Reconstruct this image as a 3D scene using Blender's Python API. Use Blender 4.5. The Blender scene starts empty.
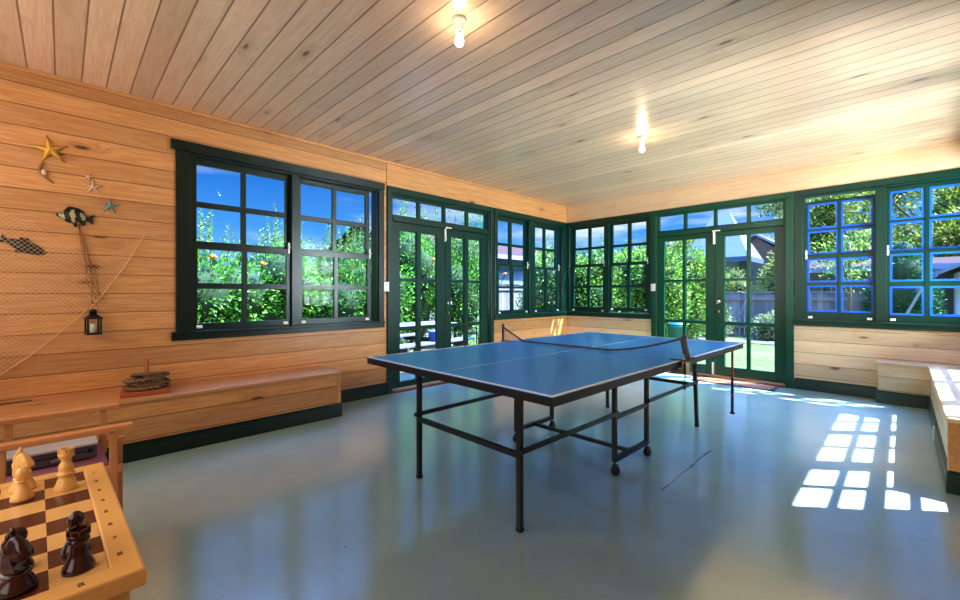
import bpy, bmesh, math, random
from mathutils import Vector, Matrix
random.seed(7)
SC = bpy.context.scene
COL = SC.collection
PI = math.pi

# ------------------------------------------------------------------ room numbers (metres)
XW = 4.97            # right wall
YF = -7.70           # wall behind the camera
H = 2.755            # ceiling
WT = 0.12            # wall thickness
CAM = (4.306, -6.511, 1.185)

# ------------------------------------------------------------------ mesh building
def lin(c):
    return tuple((v / 12.92 if v <= .04045 else ((v + .055) / 1.055) ** 2.4) for v in c)
def rgb(r, g, b):
    return lin((r / 255, g / 255, b / 255)) + (1.0,)

class MB:
    def __init__(s, tf=None):
        s.v = []; s.f = []; s.m = []; s.s = []; s.tf = tf
    def add(s, vs, fs, mat=0, smooth=False):
        n = len(s.v)
        if s.tf: vs = [s.tf(*p) for p in vs]
        s.v += [tuple(p) for p in vs]
        for f in fs:
            s.f.append([n + i for i in f]); s.m.append(mat); s.s.append(smooth)
        return s
    def box(s, a, b, mat=0):
        x0, y0, z0 = a; x1, y1, z1 = b
        vs = [(x0,y0,z0),(x1,y0,z0),(x1,y1,z0),(x0,y1,z0),(x0,y0,z1),(x1,y0,z1),(x1,y1,z1),(x0,y1,z1)]
        return s.add(vs, [(0,3,2,1),(4,5,6,7),(0,1,5,4),(1,2,6,5),(2,3,7,6),(3,0,4,7)], mat)
    def bar(s, p, q, w, h=None, mat=0, up=(0,0,1)):
        # rectangular bar from p to q, w across, h along up
        h = h or w
        p = Vector(p); q = Vector(q); d = (q - p).normalized(); u = Vector(up)
        if abs(d.dot(u)) > .98: u = Vector((0,1,0))
        sd = d.cross(u).normalized(); u = sd.cross(d).normalized()
        vs = []
        for c in (p, q):
            for a, b in ((-1,-1),(1,-1),(1,1),(-1,1)):
                vs.append(c + sd * (a * w / 2) + u * (b * h / 2))
        return s.add(vs, [(0,1,2,3),(7,6,5,4),(0,4,5,1),(1,5,6,2),(2,6,7,3),(3,7,4,0)], mat)
    def tube(s, pts, r, n=8, mat=0, closed=False, caps=True, smooth=True):
        pts = [Vector(p) for p in pts]; k = len(pts)
        rs = r if isinstance(r, (list, tuple)) else [r] * k
        vs = []; prev = None
        for i in range(k):
            if closed: t = pts[(i+1) % k] - pts[i-1]
            else: t = pts[min(i+1, k-1)] - pts[max(i-1, 0)]
            t.normalize()
            if prev is None:
                u = Vector((0,0,1)) if abs(t.z) < .9 else Vector((1,0,0))
                u = (u - t * u.dot(t)).normalized()
            else:
                u = (prev - t * prev.dot(t)).normalized()
            prev = u; w = t.cross(u)
            for j in range(n):
                a = 2 * PI * j / n
                vs.append(pts[i] + (u * math.cos(a) + w * math.sin(a)) * rs[i])
        fs = []
        for i in range(k if closed else k - 1):
            for j in range(n):
                a = i * n + j; b = i * n + (j+1) % n; c = ((i+1) % k) * n + (j+1) % n; d = ((i+1) % k) * n + j
                fs.append((a, b, c, d))
        s.add(vs, fs, mat, smooth)
        if caps and not closed:
            s.add([vs[j] for j in range(n)], [tuple(reversed(range(n)))], mat) if not s.tf else None
            s.add([vs[(k-1)*n + j] for j in range(n)], [tuple(range(n))], mat) if not s.tf else None
        return s
    def lathe(s, prof, n=20, c=(0,0,0), mat=0, smooth=True, rot=None):
        # prof: list of (radius, z)
        vs = []; fs = []
        k = len(prof)
        for r, z in prof:
            for j in range(n):
                a = 2 * PI * j / n
                p = Vector((r * math.cos(a), r * math.sin(a), z))
                if rot: p = rot @ p
                vs.append((p.x + c[0], p.y + c[1], p.z + c[2]))
        for i in range(k - 1):
            for j in range(n):
                fs.append((i*n+j, i*n+(j+1) % n, (i+1)*n+(j+1) % n, (i+1)*n+j))
        fs.append(tuple(reversed(range(n)))); fs.append(tuple((k-1)*n + j for j in range(n)))
        return s.add(vs, fs, mat, smooth)
    def prism(s, poly, fn, t0, t1, mat=0):
        # poly of (a,b); fn(a,b,t)->xyz
        n = len(poly)
        vs = [fn(a, b, t0) for a, b in poly] + [fn(a, b, t1) for a, b in poly]
        fs = [tuple(reversed(range(n))), tuple(range(n, 2*n))]
        for i in range(n):
            fs.append((i, (i+1) % n, n + (i+1) % n, n + i))
        return s.add(vs, fs, mat)
    def blob(s, c, r, mat=0, n=10, k=7, jit=0.0):
        vs = []; fs = []
        for i in range(k + 1):
            th = PI * i / k
            for j in range(n):
                ph = 2 * PI * j / n
                q = 1 + random.uniform(-jit, jit)
                vs.append((c[0] + r[0]*q*math.sin(th)*math.cos(ph), c[1] + r[1]*q*math.sin(th)*math.sin(ph), c[2] + r[2]*q*math.cos(th)))
        for i in range(k):
            for j in range(n):
                fs.append((i*n+j, (i+1)*n+j, (i+1)*n+(j+1) % n, i*n+(j+1) % n))
        return s.add(vs, fs, mat, True)
    def build(s, name, mats, parent=None, bevel=0, recalc=True, label=None, merge=True):
        if not isinstance(mats, (list, tuple)): mats = [mats]
        off = Vector((0,0,0))
        r = parent
        while r is not None and r.parent is not None: r = r.parent
        if r is not None and r.name in WORLD: off = r.location.copy()
        me = bpy.data.meshes.new(name)
        me.from_pydata([(v[0]-off.x, v[1]-off.y, v[2]-off.z) for v in s.v], [], s.f)
        for m in mats: me.materials.append(m)
        me.polygons.foreach_set('material_index', s.m)
        me.polygons.foreach_set('use_smooth', s.s)
        if recalc:
            bm = bmesh.new(); bm.from_mesh(me)
            if merge: bmesh.ops.remove_doubles(bm, verts=bm.verts, dist=1e-6)
            bmesh.ops.recalc_face_normals(bm, faces=bm.faces)
            bm.to_mesh(me); bm.free()
        me.update()
        o = bpy.data.objects.new(name, me); COL.objects.link(o)
        if parent is not None: o.parent = parent
        if bevel:
            md = o.modifiers.new('bevel', 'BEVEL'); md.width = bevel; md.segments = 2; md.limit_method = 'ANGLE'; md.angle_limit = .7
        if label: o['label'] = label
        return o

WORLD = set()
def tag(o, label, cat, group=None, kind=None):
    o['label'] = label; o['category'] = cat
    if group: o['group'] = group
    if kind: o['kind'] = kind
    return o
def thing(name, label, cat, loc=(0,0,0), rot=0, group=None, kind=None, world=False):
    o = bpy.data.objects.new(name, None); COL.objects.link(o)
    o.location = loc; o.rotation_euler = (0, 0, rot); o.empty_display_size = .1
    tag(o, label, cat, group, kind)
    if world: WORLD.add(o.name)
    return o
def dup(root, loc=None, rot=None, scale=None, label=None, group=None):
    def cp(o, par):
        c = o.copy(); COL.objects.link(c)
        if par is not None: c.parent = par
        for ch in list(o.children): cp(ch, c)
        return c
    r = cp(root, None)
    if loc is not None: r.location = loc
    if rot is not None: r.rotation_euler = (0, 0, rot)
    if scale is not None: r.scale = scale if isinstance(scale, tuple) else (scale,)*3
    if label: r['label'] = label
    if group: r['group'] = group
    return r

# ------------------------------------------------------------------ materials
def newmat(name):
    m = bpy.data.materials.new(name); m.use_nodes = True
    nt = m.node_tree; nt.nodes.clear()
    out = nt.nodes.new('ShaderNodeOutputMaterial')
    return m, nt, out
class NT:
    def __init__(s, nt): s.nt = nt
    def n(s, t, **kw):
        nd = s.nt.nodes.new(t)
        for k, v in kw.items(): setattr(nd, k, v)
        return nd
    def l(s, a, b): s.nt.links.new(a, b)
    def val(s, sock, v):
        if isinstance(v, bpy.types.NodeSocket): s.l(v, sock)
        else: sock.default_value = v
    def math(s, op, a, b=0.0, c=None):
        nd = s.n('ShaderNodeMath', operation=op)
        s.val(nd.inputs[0], a); s.val(nd.inputs[1], b)
        if c is not None: s.val(nd.inputs[2], c)
        return nd.outputs[0]
    def mix(s, fac, a, b, blend='MIX'):
        nd = s.n('ShaderNodeMix', data_type='RGBA', blend_type=blend)
        s.val(nd.inputs[0], fac); s.val(nd.inputs[6], a); s.val(nd.inputs[7], b)
        return nd.outputs[2]
    def ramp(s, fac, stops, interp='LINEAR'):
        nd = s.n('ShaderNodeValToRGB'); cr = nd.color_ramp; cr.interpolation = interp
        while len(cr.elements) > 1: cr.elements.remove(cr.elements[-1])
        cr.elements[0].position = stops[0][0]; cr.elements[0].color = stops[0][1]
        for p, c in stops[1:]:
            e = cr.elements.new(p); e.color = c
        s.val(nd.inputs[0], fac)
        return nd.outputs[0]
    def smooth(s, x, a, b):
        nd = s.n('ShaderNodeMapRange', interpolation_type='SMOOTHSTEP')
        s.val(nd.inputs[0], x); nd.inputs[1].default_value = a; nd.inputs[2].default_value = b
        nd.inputs[3].default_value = 0; nd.inputs[4].default_value = 1
        return nd.outputs[0]
    def noise(s, vec, scale, detail=3, rough=.55, dim='3D'):
        nd = s.n('ShaderNodeTexNoise', noise_dimensions=dim)
        if vec is not None: s.l(vec, nd.inputs['Vector'])
        nd.inputs['Scale'].default_value = scale; nd.inputs['Detail'].default_value = detail; nd.inputs['Roughness'].default_value = rough
        return nd
    def comb(s, x, y, z):
        nd = s.n('ShaderNodeCombineXYZ'); s.val(nd.inputs[0], x); s.val(nd.inputs[1], y); s.val(nd.inputs[2], z)
        return nd.outputs[0]

def plain(name, col, rough=.5, metal=0, spec=.5, bump=0, bscale=60, vary=.0, coat=0):
    m, nt, out = newmat(name); T = NT(nt)
    b = T.n('ShaderNodeBsdfPrincipled')
    b.inputs['Roughness'].default_value = rough; b.inputs['Metallic'].default_value = metal
    b.inputs['Specular IOR Level'].default_value = spec; b.inputs['Coat Weight'].default_value = coat
    tc = T.n('ShaderNodeTexCoord')
    nz = T.noise(tc.outputs['Object'], bscale, 3)
    if vary:
        c1 = tuple(v * (1 - vary) for v in col[:3]) + (1,); c2 = tuple(min(1, v * (1 + vary)) for v in col[:3]) + (1,)
        T.l(T.mix(nz.outputs[0], c1, c2), b.inputs['Base Color'])
    else: b.inputs['Base Color'].default_value = col
    if bump:
        bp = T.n('ShaderNodeBump'); bp.inputs['Strength'].default_value = bump; bp.inputs['Distance'].default_value = .004
        T.l(nz.outputs[0], bp.inputs['Height']); T.l(bp.outputs[0], b.inputs['Normal'])
    T.l(b.outputs[0], out.inputs[0])
    return m

def pine(name, light, mid, dark, run='Y', pitch_ax='Z', pitch=.1455, off=.0245, rough=.38, spec=.5, groove=.035,
         gdark=.6, world=True, knots=1.25, gstr=.65, vary=.16, coat=0.0):
    """tongue and groove pine: boards along `run`, joints every `pitch` along `pitch_ax`"""
    m, nt, out = newmat(name); T = NT(nt)
    if world: pos = T.n('ShaderNodeNewGeometry').outputs['Position']
    else: pos = T.n('ShaderNodeTexCoord').outputs['Object']
    sp = T.n('ShaderNodeSeparateXYZ'); T.l(pos, sp.inputs[0])
    ax = {'X': sp.outputs[0], 'Y': sp.outputs[1], 'Z': sp.outputs[2]}
    r = ax[run]; p = ax[pitch_ax]; o3 = ax[[a for a in 'XYZ' if a not in (run, pitch_ax)][0]]
    if pitch:
        t = T.math('DIVIDE', T.math('SUBTRACT', p, off), pitch)
        idn = T.math('FLOOR', t); fr = T.math('FRACT', t)
    else:
        idn = T.math('MULTIPLY', p, 0.0); fr = None
    wn = T.n('ShaderNodeTexWhiteNoise', noise_dimensions='1D'); T.l(idn, wn.inputs['W'])
    rnd = wn.outputs['Value']
    shift = T.math('MULTIPLY', rnd, 41.0)
    rr = T.math('ADD', r, shift)
    # knots
    kv = T.comb(T.math('MULTIPLY', rr, 1.9), T.math('MULTIPLY', p, 6.2), T.math('ADD', T.math('MULTIPLY', o3, 6.2), shift))
    vor = T.n('ShaderNodeTexVoronoi'); T.l(kv, vor.inputs['Vector']); vor.inputs['Scale'].default_value = 1.0
    vs = T.n('ShaderNodeSeparateColor'); T.l(vor.outputs['Color'], vs.inputs[0])
    gate = T.math('GREATER_THAN', vs.outputs[0], .52)
    d = vor.outputs['Distance']
    k1 = T.math('MULTIPLY', T.math('SUBTRACT', 1.0, T.smooth(d, .05, .13)), gate)      # core
    k2 = T.math('MULTIPLY', T.math('SUBTRACT', 1.0, T.smooth(d, .06, .42)), gate)      # halo that bends the grain
    # grain lines
    gv = T.comb(T.math('MULTIPLY', rr, .9), T.math('ADD', T.math('MULTIPLY', p, 16.0), T.math('MULTIPLY', k2, 1.1)), T.math('MULTIPLY', o3, 16.0))
    n1 = T.noise(gv, 1.6, 5, .6)
    fv = T.comb(T.math('MULTIPLY', rr, 2.5), T.math('MULTIPLY', p, 120.0), T.math('MULTIPLY', o3, 120.0))
    n2 = T.noise(fv, 1.0, 3, .6)
    w = T.math('SINE', T.math('MULTIPLY', n1.outputs[0], 34.0))
    w = T.math('MULTIPLY_ADD', w, .22, .5)
    g = T.math('ADD', T.math('MULTIPLY', w, .62), T.math('MULTIPLY', n2.outputs[0], .38))
    g = T.math('ADD', T.math('MULTIPLY', T.math('SUBTRACT', g, .5), gstr), .5)
    base = T.ramp(g, [(0.18, dark), (.46, mid), (.75, light)])
    # board to board difference and wide mottling
    vfac = T.math('MULTIPLY_ADD', rnd, 2 * vary, 1 - vary)
    mot = T.noise(pos, .9, 2)
    vfac = T.math('MULTIPLY', vfac, T.math('MULTIPLY_ADD', mot.outputs[0], .24, .88))
    vc = T.n('ShaderNodeCombineColor'); 
    for i in range(3): T.l(vfac, vc.inputs[i])
    base = T.mix(1.0, base, vc.outputs[0], 'MULTIPLY')
    kc = tuple(v * .28 for v in dark[:3]) + (1,)
    base = T.mix(T.math('MULTIPLY', k2, .33 * knots), base, dark)
    base = T.mix(T.math('MULTIPLY', k1, .8 * knots), base, kc)
    b = T.n('ShaderNodeBsdfPrincipled')
    height = T.math('MULTIPLY', g, .12)
    if fr is not None:
        e = T.math('MINIMUM', fr, T.math('SUBTRACT', 1.0, fr))
        gm = T.math('SUBTRACT', 1.0, T.smooth(e, groove * .35, groove))
        gc = tuple(v * gdark for v in dark[:3]) + (1,)
        base = T.mix(T.math('MULTIPLY', gm, .85), base, gc)
        height = T.math('SUBTRACT', height, gm)
    bp = T.n('ShaderNodeBump'); bp.inputs['Strength'].default_value = .35; bp.inputs['Distance'].default_value = .006
    T.l(height, bp.inputs['Height']); T.l(bp.outputs[0], b.inputs['Normal'])
    T.l(base, b.inputs['Base Color'])
    b.inputs['Roughness'].default_value = rough; b.inputs['Specular IOR Level'].default_value = spec
    b.inputs['Coat Weight'].default_value = coat; b.inputs['Coat Roughness'].default_value = .25
    T.l(b.outputs[0], out.inputs[0])
    return m

def glass_mat(name, tint=(.96, .98, .97, 1), f=.055):
    m, nt, out = newmat(name); T = NT(nt)
    tr = T.n('ShaderNodeBsdfTransparent'); tr.inputs[0].default_value = tint
    gl = T.n('ShaderNodeBsdfGlossy'); gl.inputs['Roughness'].default_value = .02; gl.inputs[0].default_value = (1,1,1,1)
    lw = T.n('ShaderNodeLayerWeight'); lw.inputs[0].default_value = .25
    mx = T.n('ShaderNodeMixShader')
    fac = T.math('MULTIPLY_ADD', lw.outputs['Fresnel'], .045, .001)
    T.l(fac, mx.inputs[0]); T.l(tr.outputs[0], mx.inputs[1]); T.l(gl.outputs[0], mx.inputs[2])
    T.l(mx.outputs[0], out.inputs[0])
    return m

def leaf_mat(name, c1, c2, c3, trans=.35, rough=.45):
    m, nt, out = newmat(name); T = NT(nt)
    ge = T.n('ShaderNodeNewGeometry')
    col = T.ramp(ge.outputs['Random Per Island'], [(0, c1), (.55, c2), (1, c3)])
    nz = T.noise(ge.outputs['Position'], 1.3, 2)
    col = T.mix(1.0, col, T.ramp(nz.outputs[0], [(.3, (.55,.6,.55,1)), (.7, (1.25,1.2,1.1,1))]), 'MULTIPLY')
    b = T.n('ShaderNodeBsdfPrincipled'); T.l(col, b.inputs['Base Color']); b.inputs['Roughness'].default_value = rough
    b.inputs['Specular IOR Level'].default_value = .3
    t = T.n('ShaderNodeBsdfTranslucent'); T.l(col, t.inputs[0])
    mx = T.n('ShaderNodeMixShader'); mx.inputs[0].default_value = trans
    T.l(b.outputs[0], mx.inputs[1]); T.l(t.outputs[0], mx.inputs[2]); T.l(mx.outputs[0], out.inputs[0])
    return m

def emit_mat(name, col, st):
    m, nt, out = newmat(name); T = NT(nt)
    e = T.n('ShaderNodeEmission'); e.inputs[0].default_value = col; e.inputs[1].default_value = st
    T.l(e.outputs[0], out.inputs[0]); return m

def floor_mat():
    m, nt, out = newmat('painted_concrete'); T = NT(nt)
    pos = T.n('ShaderNodeNewGeometry').outputs['Position']
    n1 = T.noise(pos, .7, 4, .6); n2 = T.noise(pos, 6, 6, .65); n3 = T.noise(pos, 45, 3, .5)
    c = T.ramp(n1.outputs[0], [(.3, rgb(148,176,166)), (.7, rgb(168,196,187))])
    c = T.mix(T.math('MULTIPLY', T.smooth(n2.outputs[0], .5, .72), .22), c, rgb(166,177,169))
    c = T.mix(T.math('MULTIPLY', T.smooth(n3.outputs[0], .62, .75), .18), c, rgb(112,120,108))
    # a hairline crack in the slab and a few dark scuffs
    sp = T.n('ShaderNodeSeparateXYZ'); T.l(pos, sp.inputs[0])
    x = sp.outputs[0]; y = sp.outputs[1]
    wob = T.math('MULTIPLY_ADD', n2.outputs[0], .03, -.015)
    dl = T.math('ABSOLUTE', T.math('ADD', T.math('SUBTRACT', x, 3.28), wob))
    dl = T.math('ADD', dl, T.math('MULTIPLY', T.math('GREATER_THAN', y, -2.95), 1.0))
    dl = T.math('ADD', dl, T.math('MULTIPLY', T.math('LESS_THAN', y, -4.15), 1.0))
    ck = T.math('SUBTRACT', 1.0, T.smooth(dl, .003, .009))
    br = T.smooth(T.noise(pos, 5.0, 1).outputs[0], .38, .5)
    c = T.mix(T.math('MULTIPLY', T.math('MULTIPLY', ck, br), .75), c, rgb(60,66,62))
    v = T.n('ShaderNodeTexVoronoi'); v.inputs['Scale'].default_value = 2.6; T.l(pos, v.inputs['Vector'])
    sc = T.math('SUBTRACT', 1.0, T.smooth(T.math('ADD', v.outputs['Distance'], T.math('MULTIPLY', n3.outputs[0], .05)), .045, .055))
    c = T.mix(T.math('MULTIPLY', sc, .6), c, rgb(70,74,68))
    b = T.n('ShaderNodeBsdfPrincipled'); T.l(c, b.inputs['Base Color'])
    b.inputs['Specular IOR Level'].default_value = .6
    b.inputs['IOR'].default_value = 2.8
    T.l(T.math('MULTIPLY_ADD', n2.outputs[0], .14, .10), b.inputs['Roughness'])
    bp = T.n('ShaderNodeBump'); bp.inputs['Strength'].default_value = .12; bp.inputs['Distance'].default_value = .01
    T.l(n2.outputs[0], bp.inputs['Height']); T.l(bp.outputs[0], b.inputs['Normal'])
    T.l(b.outputs[0], out.inputs[0])
    return m

P_L = (rgb(222,170,114), rgb(204,145,90), rgb(164,104,58))
P_C = (rgb(236,206,178), rgb(221,185,153), rgb(176,126,90))
P_B = (rgb(236,206,170), rgb(226,190,150), rgb(198,154,112))
M = {}
M['floor'] = floor_mat()
M['wall_left'] = pine('pine_wall_left', *P_L, run='Y', pitch_ax='Z')
M['wall_back'] = pine('pine_wall_back', *P_B, run='X', pitch_ax='Z', gdark=.5)
M['ceiling'] = pine('pine_ceiling', *P_C, run='X', pitch_ax='Y', pitch=.1372, off=-6.68, groove=.046, gdark=.42, rough=.32, spec=.95, vary=.12, knots=1.3, gstr=.5)
M['fascia_l'] = pine('pine_fascia_left', *P_L, run='Y', pitch_ax='Z', pitch=0)
M['fascia_b'] = pine('pine_fascia_back', *P_B, run='X', pitch_ax='Z', pitch=0)
M['bench_l'] = pine('pine_bench_left', *P_L, run='Y', pitch_ax='Z', pitch=.148, off=-.003, gdark=.5)
M['bench_r'] = pine('pine_bench_right', rgb(232,206,170), rgb(220,188,146), rgb(196,156,112), run='X', pitch_ax='Z', pitch=.148, off=-.003, gdark=.6)
M['bench_ry'] = pine('pine_bench_right_long', rgb(232,206,170), rgb(220,188,146), rgb(196,156,112), run='Y', pitch_ax='Z', pitch=.148, off=-.003, gdark=.6)
M['bench_top'] = pine('pine_bench_top', rgb(218,164,112), rgb(200,144,94), rgb(164,108,64), run='Y', pitch_ax='X', pitch=0)
M['bench_top_r'] = pine('pine_bench_top_right', rgb(232,206,170), rgb(222,190,150), rgb(196,156,112), run='Y', pitch_ax='X', pitch=0)
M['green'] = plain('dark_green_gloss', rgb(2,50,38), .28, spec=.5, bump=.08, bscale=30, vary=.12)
M['green_shaded'] = plain('shaded_green_gloss', rgb(4,30,22), .3, spec=.4, bump=.08, bscale=30, vary=.12)  # same green paint, with the backlit shade of the left wall in its colour
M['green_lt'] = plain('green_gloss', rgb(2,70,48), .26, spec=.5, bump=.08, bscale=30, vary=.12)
M['blue_bead'] = plain('blue_bead', rgb(14,92,205), .4)
M['glass'] = glass_mat('window_glass')
M['white'] = plain('white_plastic', rgb(238,236,226), .35)
M['chrome'] = plain('chrome', rgb(225,225,220), .18, metal=1)
M['brass'] = plain('brass', rgb(214,180,110), .25, metal=1)
M['threshold'] = plain('red_brown_timber', rgb(140,70,48), .5, bump=.2, vary=.2)
M['threshold_w'] = plain('weathered_sill', rgb(206,200,184), .5, bump=.2, vary=.15)
M['black'] = plain('black_metal', rgb(9,13,17), .38, spec=.5, vary=.15)
M['rubber'] = plain('black_rubber', rgb(16,16,17), .6)
M['blue_top'] = plain('blue_table_top', rgb(66,152,255), .28, spec=.5, vary=.06, bump=.03, bscale=150)
M['line'] = plain('white_line', rgb(236,244,252), .45)
M['coir'] = plain('coir', rgb(168,112,74), .9, bump=.8, bscale=220, vary=.35)
M['coir_edge'] = plain('coir_edge', rgb(96,74,84), .8)
SKY = 1.15; SKYG = 64.0; SKYU = 10.0; SUN = 24; FILL = 46; WINL = 1650; EXPO = 0.42
# ------------------------------------------------------------------ the room shell
def TL(s, d, z): return (d, s, z)            # left wall: s = y, d = into the room
def TB(s, d, z): return (s, -d, z)           # back wall
def TR(s, d, z): return (XW - d, s, z)       # right wall

WZ0, WZ1 = .855, 2.395
WIN = {1: (TL, -5.73, -3.90), 2: (TL, -1.87, -.14), 3: (TB, .06, 1.525), 4: (TB, 3.43, 4.86), 5: (TR, -2.80, -.05)}
DOOR = {1: (TL, -3.72, -2.02), 2: (TB, 1.62, 3.26)}

def wall(name, tf, s0, s1, holes, mat, label, z1=H):
    m = MB(tf)
    edges = sorted(holes)
    cur = s0
    for a, b, z0, zt in edges:
        m.box((cur, -WT, -.02), (a, 0, z1))
        if z0 > 0: m.box((a, -WT, -.02), (b, 0, z0))
        m.box((a, -WT, zt), (b, 0, z1))
        cur = b
    m.box((cur, -WT, -.02), (s1, 0, z1))
    o = m.build(name, mat)
    tag(o, label, 'wall', kind='structure'); return o

MB().box((-WT, YF - WT, -.15), (XW + WT, WT, 0)).build('floor', M['floor'])
tag(bpy.data.objects['floor'], 'glossy grey green painted concrete floor', 'floor', kind='structure')
MB().box((-WT, YF - WT, H), (XW + WT, WT, H + .08)).build('ceiling', M['ceiling'])
tag(bpy.data.objects['ceiling'], 'pine board ceiling with dark joints running across the room', 'ceiling', kind='structure')
wall('wall_left', TL, YF, 0, [(-5.73, -3.90, WZ0, WZ1), (-3.72, -2.02, 0, 2.40), (-1.87, -.14, WZ0, WZ1)], M['wall_left'],
     'pine board wall on the left with nautical decorations')
wall('wall_back', TB, -WT, XW + WT, [(.06, 1.525, WZ0, WZ1), (1.62, 3.26, 0, 2.40), (3.43, 4.86, WZ0, WZ1)], M['wall_back'],
     'pale pine board wall at the far end with the open garden view')
wall('wall_right', TR, YF, -.001, [(-2.80, -.05, WZ0, WZ1)], M['wall_left'], 'pine board wall behind the bench on the right')
wall('wall_front', lambda s, d, z: (s, YF + d, z), -WT, XW + WT, [], M['wall_back'], 'pine board wall behind the viewer')

# plain fascia boards above the head trim and the small cornice
def struct(name, mb, mat, label, cat, bevel=0):
    o = mb.build(name, mat, bevel=bevel); tag(o, label, cat, kind='structure'); return o
struct('trim_1', MB(TL).box((YF, 0, H - .028), (-.001, .022, H)), M['fascia_l'], 'slim pine cornice strip along the top of the left wall', 'trim', .004)
struct('trim_2', MB(TB).box((.023, 0, H - .028), (XW, .022, H)), M['fascia_b'], 'slim pine cornice strip along the top of the far wall', 'trim', .004)
struct('trim_3', MB(TL).box((-3.79, 0, 2.466), (-.02, .012, H - .03)), M['fascia_l'], 'wide pine fascia board above the left door and corner window', 'trim', .003)
struct('trim_4', MB(TB).box((.0125, 0, 2.466), (XW, .012, H - .03)), M['fascia_b'], 'wide pine fascia board above the far windows and door', 'trim', .003)
def baseb(name, tf, s0, s1, mat, label, h=.138):
    m = MB(tf); m.box((s0, 0, 0), (s1, .02, h - .02)).box((s0, 0, h - .02), (s1, .012, h))
    struct(name, m, mat, label, 'baseboard', .003)
baseb('baseboard_left', TL, -4.575, -3.792, M['green_shaded'], 'dark green baseboard between the left bench and the left door')
baseb('baseboard_corner', TL, -1.945, -.022, M['green_shaded'], 'dark green baseboard under the left corner window')
baseb('baseboard_back', TB, .0, 1.545, M['green'], 'green baseboard under the far corner window')
baseb('baseboard_right', TB, 3.348, 4.10, M['green'], 'green baseboard between the far door and the right bench')

# ------------------------------------------------------------------ windows
def sash(m, s0, s1, z0, z1, ps, pz, d0, d1, mid=.5):
    """frame s0..s1 x z0..z1 with pane columns ps [(a,b)] and rows pz [(a,b)]"""
    cols = [s0] + [v for p in ps for v in p] + [s1]
    rows = [z0] + [v for p in pz for v in p] + [z1]
    for i in range(0, len(cols), 2): m.box((cols[i], d0, z0), (cols[i+1], d1, z1))
    for i in range(0, len(rows), 2):
        th = 0 if i in (0, len(rows) - 2) else .004
        for a, b in ps: m.box((a, d0 + th, rows[i]), (b, d1 - th, rows[i+1]))

def window(idx, units, label, mat, outer, head_cap=None, blue=False, mull=None, head=(2.395, 2.466)):
    tf, a, b = WIN[idx]
    base = tf((a + b) / 2, 0, WZ0 - .065)
    r = thing('window_%d' % idx, label, 'window', base, kind='structure', world=True)
    o0, o1 = outer
    m = MB(tf)
    m.box((o0, 0, WZ0), (a, .022, head[0])); m.box((b, 0, WZ0), (o1, .022, head[0]))       # architraves
    if head_cap: m.box((o0 - .035, 0, head[0]), (o1 + .0, .034, head[1] + .012))
    else: m.box((o0, 0, head[0]), (o1, .026, head[1]))
    m.box((a, -WT, WZ0 - .0), (a + .02, 0, WZ1)); m.box((b - .02, -WT, WZ0), (b, 0, WZ1))     # jambs
    m.box((a + .02, -WT, WZ1 - .02), (b - .02, 0, WZ1))
    for q in mull: m.box((q[0], -WT, WZ0), (q[1], .016, WZ1 - .02))
    m.build('frame', mat, r, bevel=.003)
    ov = .03 if head_cap else 0
    m = MB(tf); m.box((a + .02, -WT, WZ0), (b - .02, 0, WZ0 + .018)); m.box((o0 - ov, 0, WZ0 - .062), (o1, .03, WZ0 - .012)); m.box((o0 - ov, 0, WZ0 - .012), (o1, .05, WZ0 + .012))
    m.build('sill', mat, r, bevel=.004)
    for u in units:
        s0, s1, ps, up, lo = u['s0'], u['s1'], u['ps'], u['up'], u['lo']
        ztop, zmeet, zbot = u['top'], u['meet'], u['bot']
        for (z0, z1, rows, d0, d1, which) in ((zmeet, ztop, up, -.085, -.05, 0), (zbot, zmeet + .035, lo, -.047, -.012, 1)):
            rows = sorted(rows)
            m = MB(tf); sash(m, s0, s1, z0, z1, ps, rows, d0, d1)
            so = m.build('sash', mat, r, bevel=.002)
            g = MB(tf); dm = (d0 + d1) / 2
            g.box((s0 + .01, dm - .002, z0 + .01), (s1 - .01, dm + .002, z1 - .01)); g.build('pane', M['glass'], so)
            if blue:
                g = MB(tf)
                for pa, pb in ps:
                    for za, zb in rows:
                        w = .021; e0, e1 = d1 - .014, d1 - .004
                        g.box((pa, e0, za), (pa + w, e1, zb)); g.box((pb - w, e0, za), (pb, e1, zb))
                        g.box((pa + w, e0, za), (pb - w, e1, za + w)); g.box((pa + w, e0, zb - w), (pb - w, e1, zb))
                g.build('glazing_bead', M['blue_bead'], so, label='bright blue glazing bead around the panes')
            if which:
                for q in (s0 + .05, s1 - .05):
                    l = MB(tf); l.box((q - .022, d1, z0 + .012), (q + .022, d1 + .014, z0 + .026)); l.box((q - .022, d1, z0 + .026), (q + .022, d1 + .004, z0 + .04))
                    l.build('sash_lift', M['white'], so, bevel=.002)
        l = MB(tf); q = u.get('latch', s1 - .02)
        l.box((q - .008, -.012, zmeet - .01), (q + .008, 0, zmeet + .10)); l.box((q - .008, 0, zmeet + .04), (q + .008, .022, zmeet + .056))
        l.build('latch', M['white'], r, bevel=.002)
    return r

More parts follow.
